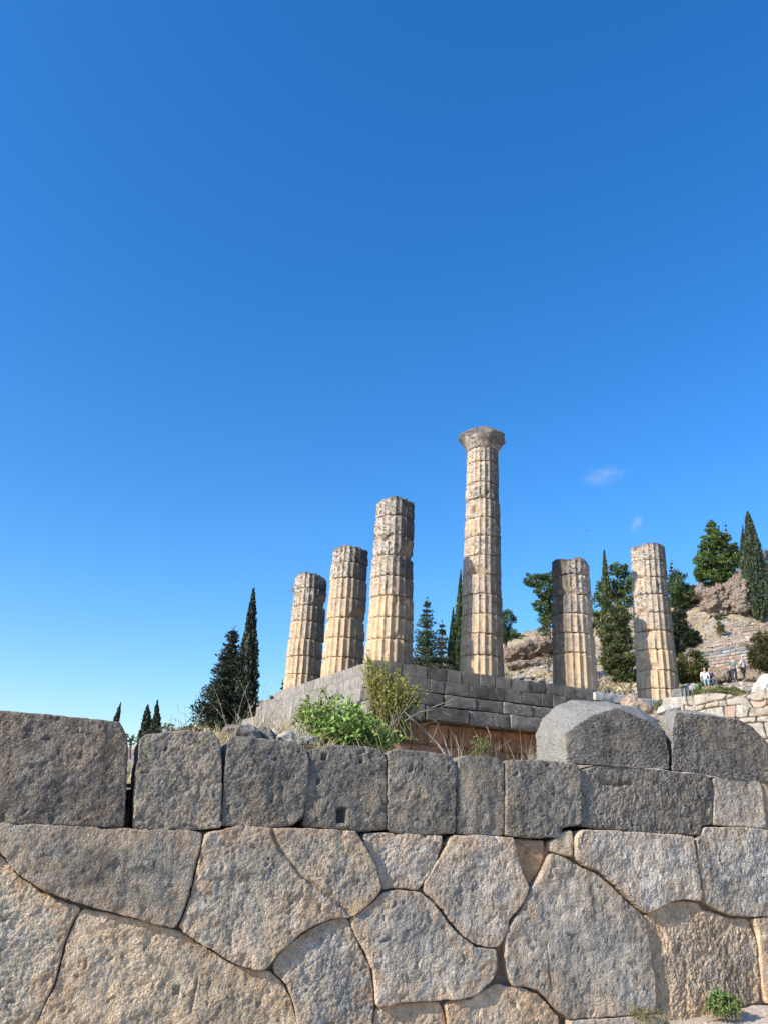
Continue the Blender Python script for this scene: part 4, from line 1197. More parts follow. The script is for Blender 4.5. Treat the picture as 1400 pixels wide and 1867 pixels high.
def pine(label, blobs, px_base, py_base, y, seed, color=PINE, size=None, per=46, name='pine_tree', group=None, cat='tree', depth=.9, clump=.34, dens=1.0):
    """an open crown of needle clumps. blobs: (px, py, half width, half height) lobes seen in the picture"""
    rs = np.random.RandomState(seed)
    y = hit(px_base, py_base, y)
    foot = at(px_base, py_base, y)
    g0 = gz(foot[0], foot[1])
    base = np.array([foot[0], foot[1], min(g0, foot[2])])
    t = thing(name, label, cat, base, group)
    s = y / FPX
    cl, br = [], []
    H = max(0.5, at(blobs[0][0], min(b[1] - b[3] for b in blobs), y)[2] - base[2])
    trunk_top = base + np.array([0, 0, H * .55])
    bx = np.mean([b[0] for b in blobs]); trunk_top = at(bx * .5 + px_base * .5, np.mean([b[1] for b in blobs]), y)
    for (px, py, hw, hh) in blobs:
        o = at(px, py, y) + np.array([0, rs.uniform(-.3, .3) * hw * s, 0])
        rx, rz = hw * s, hh * s
        br.append(tube(np.stack([trunk_top * .6 + base * .4, trunk_top * .5 + o * .5 - [0, 0, .15 * rz], o]), [.02 * H + .02, .014 * H + .015, .01], 5))
        m = max(4, int(dens * 11 * (rx * rz / (clump * clump * rx * rz + .02)) * .45))
        m = min(m, 60)
        for k in range(m):
            d = rand_dirs(1, rs)[0] * rs.uniform(.35, 1.0) ** .5
            c = o + d * np.array([rx, rx * depth, rz])
            q = clump * rs.uniform(.6, 1.25)
            cl.append((c[0], c[1], c[2], rx * q, rx * q, rz * q * .75))
            if k % 3 == 0:
                br.append(tube(np.stack([o * .7 + trunk_top * .3, (o + c) / 2, c]), [.012 * H + .01, .008 * H + .008, .006], 4))
    sz = size or max(.15, H * .032)
    V, F, v = clump_crown(cl, sz, per / (sz * sz) * .62, rs, .3, .42, .42)
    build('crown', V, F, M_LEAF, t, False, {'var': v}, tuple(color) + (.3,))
    TV, TF = join([trunk_mesh(base - [0, 0, .3], trunk_top, .035 * H + .03, .018 * H + .02, rs, 8, .03)] + br)
    build('trunk', TV, TF, M_BARK, t, True, None, (.17, .125, .09))
    return t

# trees left of the temple
cypress('tall slender dark cypress leaning right, tallest left of the columns', 463, 1074, 444, 1330, 52, 21, 21, (0.020, 0.028, 0.014), prof=[(0, .6), (.15, .9), (.35, 1.0), (.5, .85), (.65, .62), (.8, .42), (.92, .2), (1, .02)])
conifer('dark ragged conifer with open boughs in front of the tall cypress', 427, 1140, 416, 1335, 50, 62, 22, (0.024, 0.034, 0.018), 22, -.02, asym=(1.05, .8), arms=15)
cypress('short narrow dark cypress just right of the tall leaning one', 461, 1195, 455, 1330, 51, 13, 23, (0.018, 0.026, 0.013), prof=[(0, .8), (.3, 1.0), (.55, .85), (.75, .5), (.9, .22), (1, .03)])
cypress('small bushy cypress behind the wall, left of a close pair', 270, 1285, 264, 1375, 62, 15, 24, (0.026, 0.036, 0.018), loose=.25)
cypress('small narrow cypress behind the wall, right of a close pair', 287, 1277, 283, 1375, 64, 11, 25, (0.026, 0.036, 0.018), loose=.2)
cypress('tiny crooked cypress tip showing above the leftmost wall block', 220, 1283, 203, 1350, 66, 7, 26, (0.022, 0.032, 0.017), loose=.4)
conifer('dark conifer half hidden behind the leftmost column', 516, 1238, 516, 1310, 60, 12, 27, (0.022, 0.032, 0.017), 9)
# trees seen between and beyond the columns
conifer('dark blue-green fir right of the corner column', 778, 1086, 776, 1240, 62, 38, 31, (0.040, 0.062, 0.028), 18, -.05, arms=9)
conifer('shorter dark fir against the left side of the slender cypress', 806, 1128, 804, 1240, 64, 30, 32, (0.034, 0.052, 0.024), 12, -.05)
cypress('slim cypress spire in front of the tallest column, lower of two', 826, 1108, 822, 1240, 60, 9, 33, (0.030, 0.046, 0.020))
cypress('bright green slim cypress hidden half behind the tallest column', 840, 1040, 832, 1240, 58, 11, 34, (0.040, 0.068, 0.020))
pine('round pine peeping out right of the tallest column', [(922, 1130, 16, 20), (928, 1155, 14, 14), (912, 1160, 14, 14), (945, 1160, 10, 6)], 920, 1190, 95, 35, (0.058, 0.098, 0.030))
pine('leaning pine with ragged open crown left of the dark-sided column', [(975, 1058, 22, 14), (1003, 1052, 16, 12), (995, 1080, 22, 16), (985, 1105, 16, 14), (1000, 1128, 18, 16), (1012, 1100, 14, 26), (990, 1150, 10, 10)], 1000, 1170, 78, 36, (0.060, 0.105, 0.030), clump=.30)
pine('spreading pine crown behind the two right-hand columns', [(1128, 1040, 18, 16), (1150, 1060, 18, 20), (1110, 1075, 22, 20), (1140, 1090, 24, 20), (1088, 1095, 14, 16), (1085, 1130, 12, 20)], 1128, 1180, 98, 37, (0.058, 0.098, 0.030))
cypress('needle-thin cypress spire between the two right-hand columns', 1101, 1002, 1112, 1225, 70, 13, 38, (0.046, 0.060, 0.018), prof=[(0, .8), (.2, 1.0), (.45, .95), (.6, .75), (.75, .5), (.9, .24), (1, .03)])
pine('big bushy juniper filling the gap between the two right-hand columns', [(1130, 1125, 24, 22), (1125, 1160, 30, 24), (1130, 1195, 34, 26), (1138, 1225, 28, 22), (1112, 1205, 18, 22)], 1130, 1252, 58, 39, (0.075, 0.092, 0.032), clump=.3, dens=1.7, name='juniper_bush', size=.2)
pine('pine clump beyond the right side of the rightmost column', [(1236, 1060, 18, 20), (1222, 1085, 20, 18), (1250, 1085, 14, 16), (1240, 1100, 16, 12)], 1236, 1125, 104, 40, (0.056, 0.098, 0.030))
conifer('little fir tip poking up behind the rightmost column', 1224, 1020, 1222, 1080, 108, 10, 41, (0.026, 0.042, 0.026), 8)
pine('dark spreading juniper right of the rightmost column', [(1236, 1135, 18, 26), (1250, 1160, 24, 20), (1228, 1180, 20, 20), (1262, 1168, 16, 12)], 1240, 1215, 66, 42, (0.024, 0.034, 0.016), clump=.32, dens=1.4, name='juniper_bush')
pine('rounded olive-green bush low beside the rightmost column', [(1258, 1215, 26, 26), (1272, 1225, 20, 22), (1246, 1230, 16, 18)], 1262, 1252, 56, 43, (0.085, 0.090, 0.028), clump=.3, dens=1.5, name='round_bush', cat='bush', size=.16)
pine('large full pine on the rock outcrop below the skyline', [(1300, 965, 13, 18), (1305, 985, 26, 16), (1292, 1000, 22, 14), (1322, 1003, 26, 18), (1285, 1025, 22, 16), (1312, 1030, 30, 18), (1338, 1018, 18, 24), (1298, 1052, 26, 14), (1330, 1045, 22, 14), (1277, 1045, 14, 14)], 1312, 1075, 100, 44, (0.078, 0.125, 0.030), clump=.28, dens=1.3)
conifer('tiny fir spire standing out of the large pine', 1323, 950, 1323, 1010, 112, 6, 45, (0.026, 0.042, 0.026), 7)
cypress('broad tall cypress at the right edge above the terraces', 1363, 934, 1385, 1132, 84, 27, 46, (0.045, 0.066, 0.034), prof=[(0, .25), (.06, .5), (.16, .85), (.32, 1.0), (.5, .82), (.68, .58), (.84, .36), (.95, .2), (1, .04)], dens=1.3)
cypress('thin dark cypress spike left of the broad right-edge cypress', 1354, 957, 1353, 1045, 102, 6, 47, (0.026, 0.038, 0.02))
pine('round bush with orange leaves at the right edge below the terraces', [(1392, 1180, 22, 30), (1385, 1200, 20, 24), (1405, 1200, 20, 30)], 1390, 1232, 54, 48, (0.070, 0.066, 0.022), clump=.3, dens=1.4, name='round_bush', cat='bush', size=.17)
pine('hazy olive tree at the far right edge behind the cypress', [(1402, 1025, 16, 22), (1415, 1045, 20, 24), (1400, 1060, 12, 14)], 1408, 1085, 125, 49, (0.17, 0.15, 0.085), name='olive_tree')
pine('sparse dry shrub under the grey boulder on the slope', [(1290, 1092, 16, 14), (1300, 1105, 12, 8), (1280, 1085, 10, 8)], 1290, 1122, 92, 50, (0.20, 0.155, 0.08), clump=.3, dens=.5, name='dry_shrub', cat='shrub', per=22)
pine('small green bush on the straw slope below the terrace wall', [(1312, 1142, 9, 9), (1314, 1150, 8, 7)], 1312, 1160, 78, 51, (0.085, 0.09, 0.03), name='slope_bush', cat='bush')
pine('low green shrub beside the dry shrub on the slope', [(1316, 1124, 10, 5), (1308, 1126, 8, 4)], 1316, 1130, 90, 52, (0.05, 0.075, 0.03), name='slope_shrub', cat='shrub')
pine('pale grey-green shrub behind the pale slabs', [(1112, 1262, 12, 10), (1104, 1268, 8, 6)], 1110, 1276, 40, 53, (0.21, 0.22, 0.14), name='sage_shrub', cat='shrub', size=.09, clump=.4)
pine('thin olive bush on the slope left of the dark-sided column', [(1000, 1200, 12, 12), (994, 1212, 10, 8)], 1000, 1228, 66, 54, (0.13, 0.115, 0.06), name='slope_bush', cat='bush', dens=.5, per=24)
pine('far grey-green olive behind the wall, right of the cypress pair', [(305, 1330, 14, 10), (328, 1335, 16, 8)], 315, 1370, 48, 55, (0.13, 0.14, 0.08), name='olive_tree', dens=.8)
pine('yellow-green bush behind the wall left of the ragged conifer', [(345, 1330, 14, 9), (360, 1335, 12, 8), (335, 1338, 10, 6)], 348, 1372, 40, 56, (0.10, 0.11, 0.035), name='low_bush', cat='bush')
pine('grey far-off olive seen in the gap beside the leftmost block', [(236, 1345, 8, 10), (242, 1352, 8, 8)], 238, 1385, 70, 57, (0.12, 0.14, 0.10), name='olive_tree')
pine('scrub on the far slope left of the leftmost column', [(482, 1283, 14, 5), (500, 1276, 12, 6), (512, 1268, 8, 6), (466, 1290, 8, 4)], 490, 1300, 96, 58, (0.085, 0.085, 0.04), name='slope_scrub', cat='shrub')

# ------------------------------------------------------------------ hillside: rocks, terrace walls, people
def boulder(label, pts_px, y, seed, color, thick=.6, name='boulder', n=14, amp=.06, cat='boulder', parent=None, sm=3, freq=None, lich=.15, tell=True):
    "a rock whose outline is where the picture shows it; thick = its depth compared with its width"
    rs = np.random.RandomState(seed)
    P = np.array([at(px, py, y) for px, py in pts_px])
    w = np.ptp(P[:, 0]); c = P.mean(0)
    pts = []
    for p in P:
        pts.append(p)
        pts.append(c + (p - c) * rs.uniform(.55, .85) + np.array([0, w * thick * rs.uniform(.7, 1), 0]))
        pts.append(c + (p - c) * rs.uniform(.5, .8) - np.array([0, w * thick * rs.uniform(.25, .5), 0]))
    n = int(n * 1.5)
    V, F = hull_mesh(pts, n, sm, amp * w, freq or (4.5 if y > 45 else 2.2) / max(w, .05), seed, 0.0)
    o = build(name, V, F, M_ROCK if y > 45 else M_BLOCK, parent, True, None, tuple(color) + (lich,), origin=(c[0], c[1], P[:, 2].min()))
    if parent is None: tag(o, label, cat)
    return o
boulder('large smooth grey boulder at the left end of the rock outcrop', [(1233, 1098), (1234, 1080), (1244, 1069), (1262, 1068), (1280, 1066), (1286, 1082), (1272, 1096), (1250, 1102)], hit(1245, 1102, 96), 201, (.34, .29, .235), .8, sm=4)
boulder('angular grey boulder right of the smooth one on the slope', [(1262, 1088), (1268, 1072), (1278, 1064), (1286, 1072), (1290, 1086), (1278, 1095)], hit(1275, 1098, 95) - 1.5, 202, (.33, .28, .235), .7)
boulder('broad reddish rock outcrop below the large pine', [(1282, 1110), (1286, 1080), (1300, 1071), (1318, 1068), (1332, 1058), (1342, 1064), (1346, 1090), (1340, 1118), (1310, 1124)], hit(1312, 1126, 94), 203, (.36, .275, .215), .5, amp=.10, n=26, sm=1)
boulder('pale sloping cliff slab rising to the right-edge cypress', [(1325, 1070), (1336, 1052), (1350, 1042), (1368, 1036), (1395, 1034), (1410, 1060), (1410, 1110), (1380, 1126), (1335, 1122), (1320, 1095)], hit(1365, 1128, 93) + 1.5, 204, (.345, .285, .23), .5, amp=.09, n=28, sm=1)
boulder('long brown rock ledge on the slope beyond the tallest column', [(918, 1200), (925, 1186), (945, 1178), (970, 1176), (990, 1172), (1010, 1170), (1020, 1180), (1000, 1190), (975, 1198), (945, 1206)], hit(965, 1206, 80), 205, (.30, .215, .16), .35, amp=.10, n=20, sm=2)
boulder('grey rock ledge lower on the slope beyond the tallest column', [(922, 1214), (940, 1207), (965, 1205), (985, 1204), (975, 1212), (945, 1219)], hit(950, 1220, 72), 206, (.38, .32, .26), .4, amp=.08, n=10, sm=2)
boulder('rounded brown boulder at the base of the ashlar wall', [(1302, 1240), (1308, 1228), (1320, 1219), (1334, 1219), (1338, 1230), (1332, 1244), (1312, 1246)], hit(1320, 1246, 60), 207, (.36, .29, .21), .7)
boulder('smaller round boulder right of the two standing visitors', [(1362, 1238), (1368, 1229), (1380, 1226), (1391, 1232), (1390, 1240), (1374, 1243)], hit(1376, 1244, 60), 208, (.42, .32, .22), .7)
boulder('large white boulder at the right edge near the rubble wall', [(1380, 1262), (1384, 1240), (1396, 1228), (1420, 1226), (1426, 1250), (1412, 1270), (1390, 1272)], 24, 209, (.50, .47, .42), .8, lich=.3)
boulder('grey stone lying behind the fluted stump', [(1236, 1262), (1246, 1251), (1262, 1245), (1275, 1250), (1276, 1262), (1252, 1270)], 34, 210, (.40, .38, .34), .7)

def rubble_wall(label, p0, p1, px_h, seed, y=None, rows=4, color=(.44, .39, .33), group=None):
    "a dry-stone terrace wall of small stones running along the slope between two pixels"
    rs = np.random.RandomState(seed)
    y0 = hit(p0[0], p0[1], y or 80); y1 = hit(p1[0], p1[1], y or 80)
    if y: y0, y1 = y
    A, B = at(p0[0], p0[1], y0), at(p1[0], p1[1], y1)
    t = thing('dry_stone_wall', label, 'stone wall', (A + B) / 2, group)
    H = px_h * (y0 + y1) / 2 / FPX
    L = np.linalg.norm(B - A); u = (B - A) / L
    sz = H / rows
    parts = []
    base, Fb = hull_mesh(rand_dirs(14, rs), 2, 0, .05, 1, seed)
    n_b = len(base)
    for r in range(rows):
        s = rs.uniform(0, sz)
        while s < L:
            w = sz * rs.uniform(.7, 1.9)
            c = A + u * s + np.array([0, 0, (r + .5) * sz + rs.uniform(-.2, .2) * sz])
            c[1] += rs.uniform(-.25, .25) * sz + r * .08 * sz
            V = base * np.array([w * .6, w * .6, sz * .62]) * rs.uniform(.85, 1.15, 3)
            a = rs.uniform(0, 6.28); ca, sa = math.cos(a), math.sin(a)
            V = np.stack([V[:, 0] * ca - V[:, 1] * sa, V[:, 0] * sa + V[:, 1] * ca, V[:, 2]], 1)
            parts.append((V + c, Fb))
            s += w * .95
    V, F = join(parts)
    o = build('rubble', V, F, M_BLOCK, t, False, None, tuple(color) + (.25,))
    o['kind'] = 'stuff'
    # earth packed behind the stones
    V2, F2 = block_mesh(A + np.array([0, .25 * sz, -sz]), u * L, np.array([0, 1.0, 0]) * max(.8, sz * 2), UPZ * (H + .6 * sz), .05, .05, seed, (9, 2, 2))
    build('fill', V2, F2, M_EARTH, t, True)
    return t
rubble_wall('upper dry-stone terrace wall below the cliff slab', (1255, 1142), (1374, 1128), 8, 301, rows=4)
rubble_wall('long dry-stone terrace wall crossing the slope above the small bush', (1250, 1160), (1370, 1140), 9, 302, rows=4)
rubble_wall('pinkish terrace wall below the broad right-edge cypress', (1340, 1160), (1420, 1144), 12, 303, rows=5, color=(.42, .33, .27))
rubble_wall('long low rubble wall along the top of the ashlar wall', (1285, 1188), (1420, 1168), 9, 304, rows=3, color=(.55, .42, .32))
rubble_wall('low stone bank behind the rubble stack beyond the tallest column', (915, 1236), (1090, 1240), 8, 305, rows=3, color=(.42, .37, .31))
rubble_wall('dry-stone bank between the dark-sided and rightmost columns', (1085, 1236), (1160, 1230), 12, 306, rows=4, color=(.50, .45, .39))
rubble_wall('second dry-stone bank higher between the two right-hand columns', (1085, 1212), (1150, 1206), 14, 307, rows=4, color=(.46, .41, .35))

# ashlar wall of squared blocks on the slope: courses of pinkish limestone
def ashlar(label, px0, py0, px1, py1, px_h, rows, seed):
    rs = random.Random(seed)
    y0 = hit(px0, py0, 70); y1 = hit(px1, py1, 70)
    y0 = y1 = (y0 + y1) / 2
    A, B = at(px0, py0, y0), at(px1, py1, y1)
    t = thing('ashlar_wall', label, 'stone wall', (A + B) / 2)
    u = (B - A); u[2] = 0; L = np.linalg.norm(u); u /= L
    slope = (B[2] - A[2]) / L
    bk = np.array([-u[1], u[0], 0]);
    if bk[1] < 0: bk = -bk
    H = px_h * y0 / FPX; h = H / rows
    for r in range(rows):
        s = -rs.uniform(0, .5); z = r * h
        end = L * (1 - .05 * max(0, r - rows + 3))
        while s < end:
            w = rs.uniform(.75, 1.5)
            if not (r == rows - 1 and s > L * .55):
                c = A + u * s + np.array([0, 0, z + slope * s])
                V, F = block_mesh(c + u * .015 + bk * rs.uniform(-.03, .03), (u + np.array([0, 0, slope])) * (w - .03), bk * .7, UPZ * (h - .02), .025, .012, rs.randint(0, 999), (3, 2, 2))
                q = rs.uniform(.85, 1.12)
                cc = rs.choice([(.56, .42, .32), (.55, .45, .36), (.50, .36, .27), (.46, .43, .39)]) if r < rows - 2 else rs.choice([(.32, .31, .29), (.40, .38, .35), (.50, .43, .36)])
                build('block', V, F, M_BLOCK, t, 'auto', None, (cc[0] * q, cc[1] * q, cc[2] * q, .15))
            s += w
    V, F = block_mesh(A + bk * .5 - UPZ * .6, (u + np.array([0, 0, slope])) * L, bk * 1.6, UPZ * (H * .92 + .6), .05, .05, seed, (6, 2, 2))
    build('fill', V, F, M_EARTH, t, True)
    return t
ashlar('pinkish ashlar terrace wall above the visitors on the slope', 1286, 1226, 1368, 1214, 41, 7, 311)
boulder('dark broken block overhanging the right end of the ashlar wall', [(1346, 1186), (1350, 1176), (1358, 1170), (1366, 1178), (1368, 1190), (1356, 1193)], hit(1356, 1205, 66) - .5, 312, (.22, .19, .17), .8, name='broken_block')

# handrail on the terrace
def handrail():
    y = hit(1372, 1163, 75)
    t = thing('handrail', 'thin wooden handrail on the terrace at the right edge', 'railing', at(1372, 1163, y))
    for k, px in enumerate((1353, 1372, 1391, 1410)):
        V, F = tube(np.stack([at(px, 1166 - (px - 1353) * .05, y), at(px, 1152 - (px - 1353) * .12, y)]), .045, 6)
        build('post', V, F, M_BARK, t, True, None, (.33, .26, .2))
    V, F = tube(np.stack([at(1350, 1152.4, y), at(1380, 1149, y), at(1412, 1145, y)]), .06, 6)
    build('rail', V, F, M_BARK, t, True, None, (.28, .22, .17))
handrail()

# rough stacked slabs just behind the platform, beyond the tallest column
def stack(label, cells, y, seed, cols, thick=.9):
    rs = np.random.RandomState(seed)
    t = thing('stone_stack', label, 'stones', at(cells[0][0], cells[0][1], y))
    for i, (px, py, hw, hh) in enumerate(cells):
        yy = y + rs.uniform(-.3, .3)
        pts = [(px - hw, py + hh * .7), (px - hw * .9, py - hh * .7), (px - hw * .3, py - hh), (px + hw * .6, py - hh * .9), (px + hw, py - hh * .3), (px + hw * .9, py + hh * .8), (px, py + hh)]
        c = cols[rs.randint(len(cols))]
        boulder(None, pts, yy, seed * 13 + i, c, thick, 'stone', 5, .04, parent=t, sm=1)
    return t
_cells = []
_r = random.Random(77)
for row, py in enumerate((1256, 1250, 1244, 1238)):
    x = 918 + row * 5
    while x < 1012 - row * 4:
        w = _r.uniform(6, 13)
        _cells.append((x + w, py + (x - 960) * .05 + _r.uniform(-1, 1), w, _r.uniform(3, 4.4)))
        x += 2 * w + _r.uniform(0, 5)
stack('stack of broken flat slabs behind the platform between two columns', _cells, 42, 78, [(.30, .27, .24), (.42, .37, .31), (.22, .20, .185), (.50, .44, .37)])

# pale rubble-built bank right of the blocks, held by irregular stones
def pale_bank():
    t = thing('pale_rubble_wall', 'sunlit pale rubble wall behind the right-hand wall blocks', 'stone wall', at(1330, 1340, 14.5))
    rs = np.random.RandomState(91)
    # face plane: faces the path, sloping back a little; runs from (1225,*) to (1480,*)
    A = at(1205, 1345, 15.8); B = at(1490, 1345, 13.6)
    u = B - A; u[2] = 0; L = np.linalg.norm(u); u /= L
    nrm = np.array([u[1], -u[0], 0])
    up = np.array([0, 0, 1.0]) - nrm * .35; up /= np.linalg.norm(up)
    nn = np.cross(u, up); nn = nn if nn[1] < 0 else -nn
    O = np.array([A[0], A[1], A[2] - .35])
    to = lambda s, z, h: O + np.asarray(s)[:, None] * u + np.asarray(z)[:, None] * up + np.asarray(h)[:, None] * nn
    rows = [0, .26, .50, .70, .88, 1.05, 1.20]
    # jittered grid of shared corners, so that the stones fit each other
    nodes = []
    for r, z in enumerate(rows):
        s = -.2 + .15 * (r % 2); row = []
        while s < L + .3:
            row.append((s, z + .085 * rs.uniform(-1, 1) + .035 * s * .6)); s += rs.uniform(.2, .5)
        nodes.append(row)
    for r in range(len(rows) - 1):
        lo, hi = nodes[r], nodes[r + 1]
        cuts = np.arange(-.1 + rs.uniform(0, .2), L, .0)  if False else None
        s = -.15
        zl = lambda x: np.interp(x, [p[0] for p in lo], [p[1] for p in lo])
        zh = lambda x: np.interp(x, [p[0] for p in hi], [p[1] for p in hi])
        lean = 0.0
        while s < L:
            w = rs.choice([.14, .2, .28, .4, .6]) * rs.uniform(.8, 1.2)
            l2 = rs.uniform(-.10, .10)
            g = .007
            P = [(s + g, zl(s) + g), (s + w * .5, zl(s + w * .5) + g), (s + w - g, zl(s + w) + g), (s + w + l2 * .5 - g + .02 * rs.uniform(-1, 1), (zl(s + w) + zh(s + w)) / 2), (s + w + l2 - g, zh(s + w + l2) - g), (s + w * .5, zh(s + w * .5) - g), (s + lean + g, zh(s + lean) - g)]
            V, F, A_ = stone_mesh(np.array(P), to, 700 + rs.randint(9999), step=.022, rad=.014, depth=.25, off=rs.uniform(-.012, .015), bulge=.008, rough=1.5, rings=2, inset=.002)
            q = rs.uniform(.8, 1.1)
            c = [(.38, .32, .25), (.37, .30, .22), (.37, .275, .20), (.40, .355, .29)][rs.randint(4)]
            build('stone', V, F, M_BLOCK, t, True, A_, (c[0] * q, c[1] * q, c[2] * q, .3))
            lean = l2; s += w
    V, F = block_mesh(to([-.3], [-.2], [-.12])[0], u * (L + .8), -nn * 1.2, up * 1.42, .1, .03, 5, (8, 3, 3))
    build('fill', V, F, M_EARTH, t, True)
    # coping of larger pale blocks
    capz = at(1330, 1283, 15.0)[2]
    for i, (px0, px1, pyt, pyb) in enumerate([(1264, 1301, 1278, 1292), (1303, 1326, 1277, 1286), (1327, 1352, 1272, 1283), (1353, 1386, 1268, 1279), (1388, 1440, 1263, 1277)]):
        y = 15.6 - (px0 - 1264) * .008
        a, b = at(px0, pyb, y), at(px1, pyb - (px1 - px0) * .08, y - .1)
        hgt = (pyb - pyt) * y / FPX
        V, F = block_mesh(a, b - a, np.array([.1, .5, 0]), UPZ * hgt, .03, .02, 800 + i)
        build('coping_stone', V, F, M_BLOCK, t, 'auto', None, (.37, .335, .285, .25))
pale_bank()
# fluted stump of dark marble
def stump():
    y = 19.0
    b = at(1246, 1304, y); tp = at(1247, 1259, y)
    t = thing('fluted_stump', 'short dark grey fluted column stump beside the pale rubble wall', 'column stump', b)
    V, F, A = drum_mesh(b[0], b[1], b[2] - .3, tp[2], .235, .225, 55, (), .5, nth=168, nz=8, top=False)
    # deepen the flutes of this slimmer shaft
    d = V[:, :2] - b[:2]; r = np.linalg.norm(d, axis=1); a = np.arctan2(d[:, 1], d[:, 0])
    fl = (a * 16 / (2 * math.pi)) % 1.0; x = np.abs(fl - .5) * 2
    rr = np.where(r > .14, .235 - .030 * np.sqrt(np.clip(1 - x ** 6, 0, 1)) * (x < .86), r)
    V[:, 0] = b[0] + np.cos(a) * rr; V[:, 1] = b[1] + np.sin(a) * rr
    V[:, 2] += np.where(V[:, 2] > b[2] + .1, .03 * fbm(V * 6, 2), 0)
    build('shaft', V, F, M_BLOCK, t, True, None, (.20, .195, .185, .2))
stump()
boulder('rough tan block lying in front of the pale slabs', [(1134, 1300), (1135, 1274), (1141, 1268), (1158, 1269), (1166, 1280), (1184, 1288), (1190, 1302)], 22, 221, (.40, .30, .22), .7, name='fallen_block', cat='stone block', sm=1)
boulder('whitish rubble stone just behind the joint of the two great blocks', [(1200, 1300), (1204, 1288), (1222, 1285), (1238, 1289), (1244, 1300), (1222, 1306)], behind(1222, 1296, 2.2), 222, (.50, .47, .42), .7, name='rubble_stone', cat='stone')

# low stones on the terrace just behind the left part of the wall
for i, (lab, pts, y, c) in enumerate([
    ('long low grey stone behind the gap between the second and third blocks', [(402, 1352), (404, 1330), (414, 1322), (440, 1320), (468, 1324), (476, 1336), (478, 1354)], behind(440, 1340, .75), (.21, .185, .16)),
    ('dark rounded stone behind the third block of the wall', [(462, 1356), (466, 1332), (480, 1326), (496, 1330), (504, 1344), (506, 1360)], behind(485, 1340, .8), (.15, .135, .12)),
    ('pale broken stone at the foot of the dry grass behind the wall', [(506, 1358), (508, 1342), (518, 1334), (530, 1334), (542, 1342), (546, 1360)], behind(525, 1345, .85), (.46, .42, .36)),
    ('small pale stone beside the green bush behind the wall', [(494, 1340), (498, 1328), (506, 1325), (512, 1334), (510, 1344)], behind(502, 1335, 1.2), (.48, .44, .38)),
    ('grey stone under the left side of the green bush', [(538, 1362), (542, 1346), (560, 1340), (578, 1344), (584, 1362)], behind(560, 1350, .8), (.27, .245, .215))]):
    boulder(lab, pts, y, 240 + i, c, .5, 'terrace_stone', 12, .05, 'stone', sm=2)

